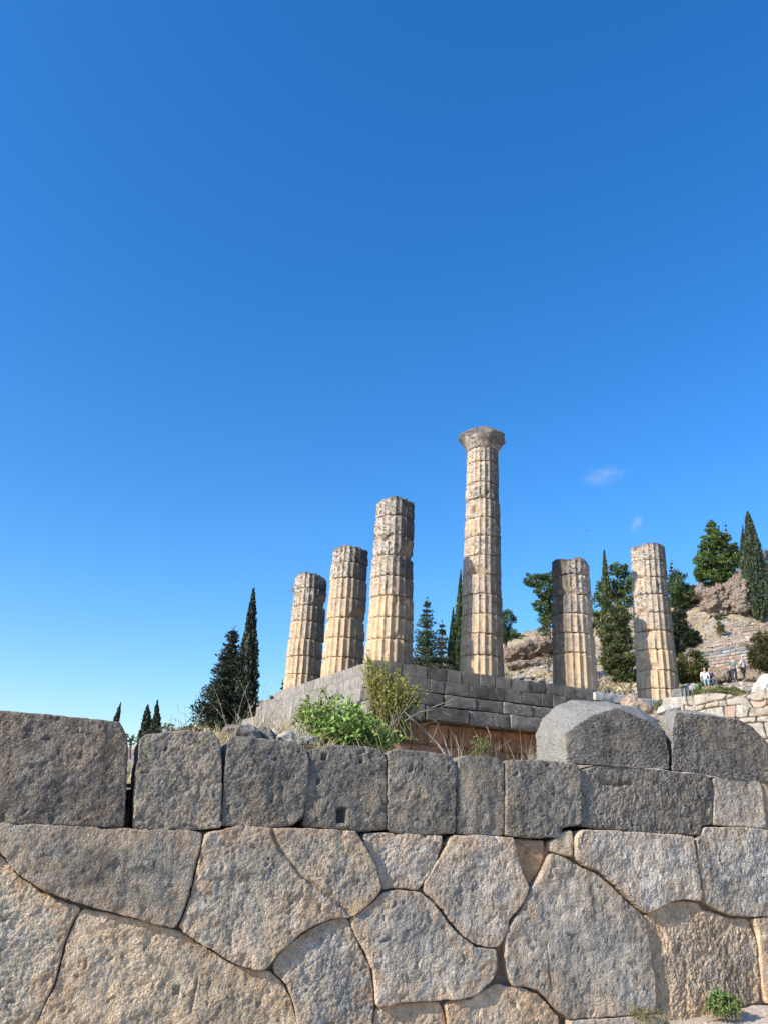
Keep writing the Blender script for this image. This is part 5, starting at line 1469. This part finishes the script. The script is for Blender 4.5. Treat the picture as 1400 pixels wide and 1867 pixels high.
# visitors on the slope ---------------------------------------------------
def skin(name, joints, edges, parent, mat, color, lvl=1):
    me = bpy.data.meshes.new(name)
    me.from_pydata([j[:3] for j in joints], edges, [])
    o = bpy.data.objects.new(name, me)
    COL.objects.link(o)
    m = o.modifiers.new('skin', 'SKIN'); m.use_smooth_shade = True
    sl = me.skin_vertices[0].data
    for v, j in zip(sl, joints):
        v.radius = (j[3], j[4] if len(j) > 4 else j[3])
    sl[0].use_root = True
    s = o.modifiers.new('sub', 'SUBSURF'); s.levels = lvl; s.render_levels = lvl
    me.materials.append(mat)
    o.color = tuple(color) + (1.0,)
    o.parent = parent
    return o
def person(label, px, py, face, shirt, trousers, hair, seed, sit=False, stride=.12, bag=None, y=None, drop=0):
    y = y or hit(px, py, 60)
    p = at(px, py, y)
    t = thing('person', label, 'person', p - np.array([0, 0, drop]))
    t.rotation_euler = (0, 0, face)
    s = stride
    hip = .92; J = [(0, 0, hip, .13, .10), (0, 0, 1.15, .125, .09), (0, 0, 1.40, .15, .09), (0, 0, 1.50, .055), (0, .01, 1.58, .06), (0, .025, 1.66, .085, .095), (0, .02, 1.75, .075, .085),
         (.19, 0, 1.41, .055), (.25, -.05, 1.14, .042), (.25, .08, .90, .033), (.25, .12, .82, .035),
         (-.19, 0, 1.41, .055), (-.26, .04, 1.14, .042), (-.24, .16, .92, .033), (-.24, .2, .84, .035),
         (.09, 0, .86, .085), (.10, s, .48, .058), (.10, s * .9, .08, .04), (.10, s * .9 + .16, .03, .035),
         (-.09, 0, .86, .085), (-.10, -s * .6, .48, .058), (-.10, -s * 1.6, .10, .04), (-.10, -s * 1.6 + .15, .04, .035), (0, .115, 1.655, .018)]
    if sit:      # seated: hips low, thighs forward, shins down
        J = [tuple(j[:2]) + (j[2] - .47,) + tuple(j[3:]) for j in J]
        for i, q in {15: (.09, .05, .44), 16: (.11, .42, .46), 17: (.11, .44, .08), 18: (.11, .58, .04), 19: (-.09, .05, .44), 20: (-.11, .42, .46), 21: (-.11, .46, .08), 22: (-.11, .60, .04)}.items():
            J[i] = q + tuple(J[i][3:])
    E_ = [(0, 1), (1, 2), (2, 3), (3, 4), (4, 5), (5, 6), (2, 7), (7, 8), (8, 9), (9, 10), (2, 11), (11, 12), (12, 13), (13, 14), (0, 15), (15, 16), (16, 17), (17, 18), (0, 19), (19, 20), (20, 21), (21, 22), (5, 23)]
    skin('body', J, E_, t, M_PLAIN, (.50, .33, .24))
    K = lambda i, g: tuple(J[i][:3]) + tuple(r + g for r in J[i][3:])
    S_ = [K(0, .025), K(1, .03), K(2, .025), K(7, .022), K(8, .022), K(11, .022), K(12, .022)]
    S_ = [(S_[0][0], S_[0][1], S_[0][2] - .04) + S_[0][3:]] + S_[1:]
    skin('shirt', S_, [(0, 1), (1, 2), (2, 3), (3, 4), (2, 5), (5, 6)], t, M_PLAIN, shirt)
    T_ = [K(0, .012), K(15, .02), K(16, .025), K(17, .025), K(19, .02), K(20, .025), K(21, .025)]
    skin('trousers', T_, [(0, 1), (1, 2), (2, 3), (0, 4), (4, 5), (5, 6)], t, M_PLAIN, trousers)
    hz = -.47 if sit else 0
    skin('hair', [(0, -.015, 1.70 + hz, .095, .10), (0, -.01, 1.765 + hz, .085, .09)], [(0, 1)], t, M_PLAIN, hair)
    if bag:
        skin('rucksack', [(0, -.16, 1.15, .13, .08), (0, -.16, 1.36, .12, .07)], [(0, 1)], t, M_PLAIN, bag)
    return t
person('standing visitor in grey-green jacket and dark trousers, left of two', 1340, 1244, 2.6, (.16, .20, .18), (.05, .055, .07), (.10, .07, .05), 1, bag=(.22, .26, .27))
person('standing visitor in a pale top and dark trousers, right of two', 1358, 1243, .6, (.58, .55, .52), (.06, .06, .07), (.32, .25, .18), 2, stride=.06)
person('visitor in a white shirt sitting above the green plants', 1287, 1254, 2.9, (.75, .76, .80), (.22, .33, .36), (.28, .19, .12), 3, sit=True)
person('dark-clothed visitor sitting close beside the one in the white shirt', 1296, 1254, 3.4, (.09, .09, .11), (.08, .09, .11), (.06, .045, .035), 4, sit=True)
# a bird far up in the sky
def bird():
    c = at(1071, 967, 70)
    t = thing('bird', 'tiny dark bird gliding in the sky left of the rightmost column', 'bird', c)
    V = np.array([(0, .18, 0), (.05, 0, .03), (0, -.2, 0), (-.05, 0, .03), (0, 0, -.05), (0, 0, .05)], float) * .6 + c
    F = np.array([(0, 1, 5), (1, 2, 5), (2, 3, 5), (3, 0, 5), (1, 0, 4), (2, 1, 4), (3, 2, 4), (0, 3, 4)])
    build('body', V, F, M_PLAIN, t, True, None, (.04, .04, .045))
    for sg in (-1, 1):
        W = np.array([(sg * .03, .07, .02), (sg * .03, -.07, .02), (sg * .25, -.02, .10), (sg * .25, .08, .11), (sg * .5, -.06, .04), (sg * .03, .0, .035), (sg * .25, .03, .125)], float) * .6 + c
        build('wing', W, [np.array([(0, 3, 6), (0, 6, 5), (5, 6, 2), (5, 2, 1), (3, 4, 6), (6, 4, 2), (0, 1, 2), (0, 2, 3), (3, 2, 4)])], M_PLAIN, t, False, None, (.04, .04, .045))
bird()

# ------------------------------------------------------------------ near plants
def leaf_blades(C, D, size, rs, aspect=.5, var=None, fold=.25, updir=None):
    "real leaf shapes: six corners, folded along the midrib"
    n = len(C)
    D = D / (np.linalg.norm(D, axis=1)[:, None] + 1e-9)
    L = (size * rs.uniform(.35, 1.3, n))[:, None]
    ref = rand_dirs(n, rs) * .8 + np.array([-.3, -.5, .8])
    side = np.cross(D, ref); side /= np.linalg.norm(side, axis=1)[:, None] + 1e-9
    nrm = np.cross(side, D)
    w = L * aspect * .5
    b = C; tip = C + D * L - nrm * L * .12
    l1 = C + D * L * .32 + side * w + nrm * w * fold; l2 = C + D * L * .72 + side * w * .75 + nrm * w * fold * .6
    r1 = C + D * L * .32 - side * w + nrm * w * fold; r2 = C + D * L * .72 - side * w * .75 + nrm * w * fold * .6
    V = np.stack([b, l1, l2, tip, r2, r1], 1).reshape(-1, 3)
    k = np.arange(n)[:, None] * 6
    F = np.concatenate([k + np.array([[0, 3, 2, 1]]), k + np.array([[0, 5, 4, 3]])])
    v = var if var is not None else rs.uniform(0, 1, n)
    return V, F, np.repeat(v, 6)
def shrub(label, lobes, base_px, y, stems, per_stem, leaf, color, seed, aspect=.55, stem_col=(.22, .20, .09), name='leafy_bush', cat='bush', thick=.5, from_stem=.35, base_spread=.12, rad=.004, droop=0.0, transl=.5):
    rs = np.random.RandomState(seed)
    base = at(base_px[0], base_px[1], y)
    t = thing(name, label, cat, base)
    s = y / FPX
    wts = np.array([l[2] * l[3] for l in lobes], float); wts /= wts.sum()
    C, D, var, tubes = [], [], [], []
    for i in range(stems):
        l = lobes[rs.choice(len(lobes), p=wts)]
        d = rand_dirs(1, rs)[0] * rs.uniform(.25, 1.0) ** .5
        e = at(l[0], l[1], y) + d * np.array([l[2] * s, l[2] * s * thick, l[3] * s])
        b = base + np.array([rs.normal(0, base_spread), rs.normal(0, base_spread * .6), 0])
        ctrl = b * .45 + e * .55 + np.array([rs.normal(0, .03), rs.normal(0, .03), abs(rs.normal(.10, .06)) - droop])
        tt = np.linspace(0, 1, 8)[:, None]
        path = (1 - tt) ** 2 * b + 2 * tt * (1 - tt) * ctrl + tt ** 2 * e
        tubes.append(tube(path, np.linspace(rad, rad * .35, 8), 4))
        m = per_stem
        q = from_stem + (1 - from_stem) * np.sort(rs.uniform(0, 1, m)) ** .8
        pos = np.stack([np.interp(q, tt[:, 0], path[:, c]) for c in range(3)], 1)
        tang = path[-1] - path[-3]; tang /= np.linalg.norm(tang) + 1e-9
        C.append(pos); D.append(tang * .45 + rand_dirs(m, rs) + np.array([0, 0, .25]))
        var.append(np.clip(rs.uniform(.25, .75) + rs.normal(0, .16, m) + .25 * (q - .6), 0, 1))
    V, F, v = leaf_blades(np.concatenate(C), np.concatenate(D), leaf, rs, aspect, np.concatenate(var))
    build('foliage', V, F, M_LEAF, t, False, {'var': v}, tuple(color) + (transl,))
    V, F = join(tubes)
    build('stems', V, F, M_BARK, t, True, None, stem_col)
    return t
Y_B = behind(640, 1340, .95)
shrub('bright green caper-like bush with broad leaves spilling over the wall top', [(620, 1315, 62, 40), (585, 1320, 44, 34), (665, 1330, 50, 32), (710, 1345, 34, 16), (560, 1310, 22, 26), (632, 1285, 40, 22), (600, 1350, 40, 12), (650, 1352, 50, 10)], (640, 1372), Y_B, 230, 14, .056, (.22, .32, .075), 401, aspect=.58, thick=1.0, from_stem=.25, base_spread=.26)
shrub('upright spires of pale green leaves rising from the left of the bush', [(545, 1290, 8, 20), (560, 1278, 7, 18), (592, 1262, 8, 20), (612, 1262, 7, 18), (580, 1290, 22, 16), (538, 1310, 10, 14)], (585, 1350), Y_B + .1, 60, 18, .034, (.22, .27, .075), 402, thick=.5, from_stem=.45, base_spread=.16)
shrub('yellow-green small-leaved shrub in front of the platform corner', [(710, 1250, 46, 34), (690, 1228, 28, 24), (735, 1262, 34, 26), (665, 1215, 14, 22), (708, 1200, 6, 18), (668, 1195, 8, 14), (764, 1262, 14, 24), (720, 1285, 34, 14), (690, 1280, 22, 16)], (715, 1350), Y_B + 1.0, 330, 30, .026, (.30, .29, .07), 403, aspect=.6, thick=1.0, from_stem=.4, base_spread=.16, name='small_leaved_shrub', cat='shrub', rad=.005)
shrub('sparse thin green sprigs growing behind the sixth wall block', [(872, 1362, 26, 16), (860, 1352, 10, 14), (886, 1356, 10, 16), (880, 1370, 22, 8)], (872, 1388), behind(872, 1380, .85), 34, 9, .022, (.17, .19, .05), 404, from_stem=.4, base_spread=.07, name='thin_sprigs', cat='plant', rad=.003)
shrub('green weed clump growing at the foot of the wall on the right', [(1318, 1830, 26, 18), (1302, 1840, 18, 14), (1338, 1838, 20, 14), (1325, 1818, 16, 12)], (1318, 1856), behind(1318, 1845, -.16), 110, 14, .034, (.12, .19, .055), 405, aspect=.5, thick=.6, from_stem=.2, base_spread=.07, name='weed_clump', cat='plant')
shrub('low grey-green weeds at the foot of the largest polygonal stone', [(1158, 1850, 16, 7), (1185, 1856, 20, 6), (1205, 1862, 14, 5)], (1182, 1866), behind(1182, 1858, -.10), 40, 8, .022, (.17, .17, .07), 406, aspect=.4, thick=.5, from_stem=.2, base_spread=.10, name='low_weeds', cat='plant', rad=.002)
shrub('tiny weed in the joint under the small upper right stone', [(1267, 1562, 3, 10), (1268, 1574, 3, 8)], (1266, 1580), float(wall_at(1266, 1565, -.03)[1]), 9, 6, .015, (.15, .16, .05), 407, from_stem=.2, base_spread=.01, name='joint_weed', cat='plant', rad=.0015)
shrub('green plants in front of the pale rubble beside the fluted stump', [(1272, 1262, 10, 16), (1264, 1278, 8, 12), (1278, 1250, 6, 10)], (1270, 1296), 18.0, 70, 14, .05, (.13, .20, .06), 408, aspect=.35, from_stem=.2, base_spread=.12, name='rubble_plants', cat='plant')
shrub('band of green and rusty low plants below the visitors', [(1310, 1256, 22, 6), (1335, 1258, 24, 6), (1352, 1262, 16, 5), (1295, 1262, 14, 5), (1325, 1266, 26, 4)], (1325, 1272), 30.0, 200, 10, .09, (.15, .17, .06), 409, aspect=.45, from_stem=.2, base_spread=.55, name='low_plants', cat='plants', rad=.006)
shrub('small green weed between the tan block and the fluted stump', [(1198, 1284, 10, 7), (1206, 1280, 6, 6)], (1200, 1296), 20.0, 36, 9, .04, (.12, .15, .05), 410, from_stem=.2, base_spread=.08, name='small_weed', cat='plant')
shrub('thin twig sprouting from the left side of the leftmost column', [(530, 1076, 4, 5), (526, 1080, 4, 3)], (538, 1080), float(a1[1]) - .2, 10, 4, .06, (.25, .17, .13), 411, from_stem=.5, base_spread=.02, name='column_sprig', cat='plant', rad=.006)

def grass(label, spots, y, n, hpx, seed, color=(.50, .40, .22), lean=.25, width=.004, name='dry_grass_tuft', cat='grass', seeds=False):
    "a tuft of thin curved blades"
    rs = np.random.RandomState(seed)
    base = at(spots[0][0], spots[0][1], y)
    t = thing(name, label, cat, base)
    s = y / FPX
    Vs, Fs, vs, k = [], [], [], 0
    for i in range(n):
        px, py, spread = spots[rs.randint(len(spots))]
        b = at(px + rs.normal(0, spread), py, y + rs.normal(0, .06))
        h = hpx * s * rs.uniform(.45, 1.1)
        d = np.array([rs.normal(0, lean), rs.normal(0, lean * .6), 1.0]); d /= np.linalg.norm(d)
        bend = np.array([rs.normal(0, lean), rs.normal(0, lean * .6), -.25 * abs(rs.normal())]) * h
        w = width * rs.uniform(.6, 1.2)
        sd = np.array([1.0, rs.normal(0, .4), 0]); sd /= np.linalg.norm(sd)
        tt = np.linspace(0, 1, 5)[:, None]
        p = b + d * h * tt + bend * tt ** 2
        ww = w * (1 - tt * .85)
        V = np.concatenate([p + sd * ww, p - sd * ww])
        F = np.array([(j, j + 1, j + 6, j + 5) for j in range(4)])
        Vs.append(V); Fs.append(F + k); k += 10; vs.append(np.full(10, rs.uniform(.2, .9)))
        if seeds and rs.uniform() < .7:
            m = 14
            c = p[-1] - (p[-1] - p[-2]) * rs.uniform(0, 2.0, (m, 1)) + rs.normal(0, .006, (m, 3))
            lv, lf, lvv = leaf_quads(c, rand_dirs(m, rs) * .5 + d, .016, rs, .35)
            Vs.append(lv); Fs.append(lf + k); k += len(lv); vs.append(lvv * .5 + .4)
    build('blades', np.concatenate(Vs), np.concatenate(Fs), M_LEAF, t, False, {'var': np.concatenate(vs)}, tuple(color) + (.6,))
    return t
grass('dense straw tuft in the gap between the second and third blocks', [(398, 1366, 7), (410, 1360, 6), (404, 1372, 5)], behind(402, 1360, .75), 150, 46, 421)
grass('straw grass standing behind the third block left of the bush', [(490, 1345, 14), (512, 1340, 14), (530, 1346, 12), (470, 1340, 10)], behind(500, 1340, 1.2), 170, 42, 422, lean=.32)
grass('tall thin seeding stalks in front of the dark conifers', [(452, 1345, 8), (438, 1345, 10), (472, 1340, 8)], behind(450, 1340, 1.3), 26, 105, 423, (.46, .38, .26), .22, .0035, 'dry_stalks', seeds=True)
grass('lone tall dry stalks above the second block', [(318, 1345, 5), (330, 1345, 8), (345, 1345, 8)], behind(330, 1340, 1.0), 9, 75, 424, (.30, .25, .18), .14, .003, 'dry_stalks', seeds=True)
grass('pale tall feathery stalks just left of the leftmost column', [(476, 1335, 5)], behind(476, 1335, 1.5), 8, 110, 425, (.62, .57, .46), .06, .003, 'dry_stalks', seeds=True)
grass('thin dry stalks in the recess above the sixth block', [(868, 1388, 10), (895, 1388, 10), (840, 1384, 8), (960, 1392, 12)], behind(890, 1385, .9), 26, 66, 426, (.40, .32, .20), .2, .003, 'dry_stalks')
grass('straw tuft beside the great block at the recess end', [(968, 1390, 9)], behind(968, 1388, .9), 34, 40, 427, (.48, .40, .27), .4, .003)
grass('dry grass mixed into the left foot of the green bush', [(530, 1362, 10), (556, 1362, 14), (585, 1364, 12)], behind(556, 1360, .8), 80, 34, 428, (.46, .38, .2), .4)
grass('straw tuft on the pale rubble wall', [(1398, 1312, 3), (1384, 1306, 2)], 14.0, 30, 14, 429, (.52, .36, .18), .5, .004)
grass('straw edging along the terrace behind the second block', [(345, 1345, 20), (375, 1342, 14)], behind(350, 1342, .9), 60, 26, 430, (.42, .36, .18), .35)
# dead shrub in front of the recess
def dead_shrub():
    y = behind(800, 1370, 1.2)
    t = thing('dead_shrub', 'bare grey dead branches in front of the reddish recess', 'dead shrub', at(800, 1385, y))
    rs = np.random.RandomState(440)
    BR = [([(818, 1386), (800, 1360), (778, 1335), (752, 1312), (738, 1300)], .018), ([(822, 1384), (812, 1355), (800, 1325), (792, 1312)], .013), ([(738, 1316), (758, 1302), (790, 1290), (815, 1280), (828, 1274)], .008),
          ([(742, 1312), (770, 1296), (790, 1295), (806, 1297), (820, 1305)], .006), ([(768, 1300), (764, 1310), (770, 1322)], .006), ([(770, 1322), (790, 1316), (802, 1310)], .005), ([(785, 1355), (795, 1332), (800, 1318)], .006),
          ([(830, 1340), (832, 1360), (838, 1378)], .005), ([(888, 1326), (894, 1345), (895, 1376)], .006), ([(802, 1292), (812, 1284), (824, 1285)], .004), ([(712, 1326), (735, 1300), (760, 1268), (775, 1255)], .007), ([(700, 1338), (720, 1310), (738, 1285)], .005),
          ([(965, 1372), (975, 1362), (984, 1376)], .005), ([(930, 1350), (912, 1362), (895, 1372)], .004), ([(775, 1268), (790, 1258), (800, 1256)], .003)]
    for pts, r in BR:
        P = np.array([at(px, py, y + rs.uniform(-.12, .12)) for px, py in pts])
        tt = np.linspace(0, len(P) - 1, 3 * len(P)); Q = np.stack([np.interp(tt, np.arange(len(P)), P[:, c]) for c in range(3)], 1) + rs.normal(0, .004, (3 * len(P), 3))
        V, F = tube(Q, np.linspace(r, r * .45, len(Q)), 6)
        build('branch', V, F, M_BARK, t, True, None, (.22, .185, .15))
dead_shrub()
# ground cover on the slope: straw tussocks and scree
def cover():
    rs = np.random.RandomState(460)
    n = 9000
    px = rs.uniform(880, 1440, n); yy = rs.uniform(42, 112, n)
    x = np.array([ray(p, 1230)[0] for p in px]) * yy
    z = ground(x, yy)
    k = fbm(np.stack([x * .12, yy * .12, x * 0 + 4], 1), 3) > -.1
    B = np.stack([x, yy, z], 1)[k]
    m = 4
    C = np.repeat(B, m, 0) + np.concatenate([rs.normal(0, .16, (len(B) * m, 2)), rs.uniform(.02, .2, (len(B) * m, 1))], 1)
    D = rand_dirs(len(C), rs) * .7 + np.array([0, 0, 1.0]); D /= np.linalg.norm(D, axis=1)[:, None]
    V, F, v = leaf_quads(C, D, .30, rs, .3, var=np.clip(np.repeat(rs.uniform(0, 1, len(B)), m), 0, 1))
    tag(build('slope_grass', V, F, M_LEAF, None, False, {'var': v}, (.34, .27, .15, .4)), 'straw-coloured dry grass tussocks covering the hillside', 'grass', kind='stuff')
    base, Fb = hull_mesh(rand_dirs(12, rs), 2, 0, .05, 1, 3)
    parts = []
    for i in range(1500):
        yy = rs.uniform(40, 110); p = rs.uniform(900, 1430)
        x = ray(p, 1230)[0] * yy
        s = abs(rs.normal(.14, .12)) + .06
        a = rs.uniform(0, 6.28); V = base * np.array([s, s * .8, s * .6])
        V = np.stack([V[:, 0] * math.cos(a) - V[:, 1] * math.sin(a), V[:, 0] * math.sin(a) + V[:, 1] * math.cos(a), V[:, 2]], 1)
        parts.append((V + np.array([x, yy, gz(x, yy) + .1 * s]), Fb))
    V, F = join(parts)
    tag(build('scree', V, F, M_BLOCK, None, False, None, (.42, .36, .30, .3)), 'small loose stones scattered over the hillside', 'stones', kind='stuff')
    # the terrace between the wall and the temple
    n = 5200
    yy = rs.uniform(9, 36, n); x = rs.uniform(-.75, .85, n) * yy
    P = np.stack([x, yy, ground(x, yy)], 1)
    f_, k_ = _in(x, yy)
    ok = ((P - W_P) @ W_N < -1.0) & ~((f_ > -.6) & (k_ > -.6) & (k_ < 16) & (f_ < 17)) & (fbm(np.stack([x * .4, yy * .4, x * 0], 1), 3) > -.15) & ((P - W_P) @ W_N < -1.6)
    B = P[ok]; m = 5
    C = np.repeat(B, m, 0) + np.concatenate([rs.normal(0, .07, (len(B) * m, 2)), rs.uniform(.0, .07, (len(B) * m, 1))], 1)
    D = rand_dirs(len(C), rs) * .6 + np.array([0, 0, 1.0]); D /= np.linalg.norm(D, axis=1)[:, None]
    V, F, v = leaf_quads(C, D, .15, rs, .14, var=np.repeat(rs.uniform(0, 1, len(B)), m))
    tag(build('terrace_grass', V, F, M_LEAF, None, False, {'var': v}, (.36, .30, .16, .4)), 'dry grass on the terrace between the wall and the temple', 'grass', kind='stuff')
    # pebbles on the path at the wall foot
    parts = []
    for i in range(900):
        u = rs.uniform(-6, 3.5); w = rs.uniform(.02, 2.5) ** 1.0
        s = abs(rs.normal(.009, .007)) + .004
        P = W_P + W_U * u + W_N * w
        P[2] = _path(np.array([u]), np.array([w]))[0, 2] + s * .2
        parts.append((base * np.array([s, s, s * .6]) + P, Fb))
    V, F = join(parts)
    tag(build('path_gravel', V, F, M_BLOCK, None, False, None, (.50, .44, .37, .4)), 'loose gravel on the path at the foot of the wall', 'gravel', kind='stuff')
cover()
# faint wisps of cloud over the hill
def cloud(label, px, py, y, hw, hh, dens, seed, tilt=0.0):
    rs = np.random.RandomState(seed)
    c = at(px, py, y)
    s = y / FPX
    V, F = hull_mesh(rand_dirs(60, rs), 2, 1, 0, 1, 0)
    ex = _RT * math.cos(tilt) + _UP * math.sin(tilt); ez = -_RT * math.sin(tilt) + _UP * math.cos(tilt); ey = _F
    S3 = np.array([hw * s, hw * s * .6, hh * s])
    k = bpy.data.materials.new('cloud_vapour'); k.use_nodes = True
    nt = k.node_tree; nt.nodes.remove(nt.nodes['Principled BSDF'])
    vol = nt.nodes.new('ShaderNodeVolumePrincipled')
    vol.inputs['Color'].default_value = (.97, .97, .97, 1)
    vol.inputs['Anisotropy'].default_value = 0.0
    tc = nt.nodes.new('ShaderNodeTexCoord')
    ln = nt.nodes.new('ShaderNodeVectorMath'); ln.operation = 'LENGTH'
    mp = nt.nodes.new('ShaderNodeVectorMath'); mp.operation = 'DIVIDE'; mp.inputs[1].default_value = tuple(S3)
    nt.links.new(tc.outputs['Object'], mp.inputs[0]); nt.links.new(mp.outputs[0], ln.inputs[0])
    fall = nt.nodes.new('ShaderNodeMapRange'); fall.interpolation_type = 'SMOOTHERSTEP'
    nt.links.new(ln.outputs['Value'], fall.inputs[0]); fall.inputs[1].default_value = 1.0; fall.inputs[2].default_value = .05; fall.inputs[3].default_value = 0; fall.inputs[4].default_value = 1
    nz = nt.nodes.new('ShaderNodeTexNoise'); nz.inputs['Scale'].default_value = 2.2; nz.inputs['Detail'].default_value = 4
    nt.links.new(mp.outputs[0], nz.inputs['Vector'])
    r2 = nt.nodes.new('ShaderNodeMapRange'); nt.links.new(nz.outputs[0], r2.inputs[0]); r2.inputs[1].default_value = .42; r2.inputs[2].default_value = .68; r2.inputs[4].default_value = dens / (hw * s)
    mu = nt.nodes.new('ShaderNodeMath'); mu.operation = 'MULTIPLY'
    nt.links.new(fall.outputs[0], mu.inputs[0]); nt.links.new(r2.outputs[0], mu.inputs[1]); nt.links.new(mu.outputs[0], vol.inputs['Density'])
    nt.links.new(vol.outputs[0], nt.nodes['Material Output'].inputs['Volume'])
    me = mesh_of(V * S3, F, True); me.materials.append(k)
    o = bpy.data.objects.new('cloud', me); COL.objects.link(o)
    o.matrix_world = Matrix(((ex[0], ey[0], ez[0], c[0]), (ex[1], ey[1], ez[1], c[1]), (ex[2], ey[2], ez[2], c[2]), (0, 0, 0, 1)))
    tag(o, label, 'cloud')
cloud('faint broad wisp of cloud above and right of the tallest column', 1098, 868, 2500, 62, 30, .9, 1, .12)
cloud('short slanting wisp of cloud above the rightmost column', 1161, 954, 2400, 14, 28, 1.3, 3, -.4)
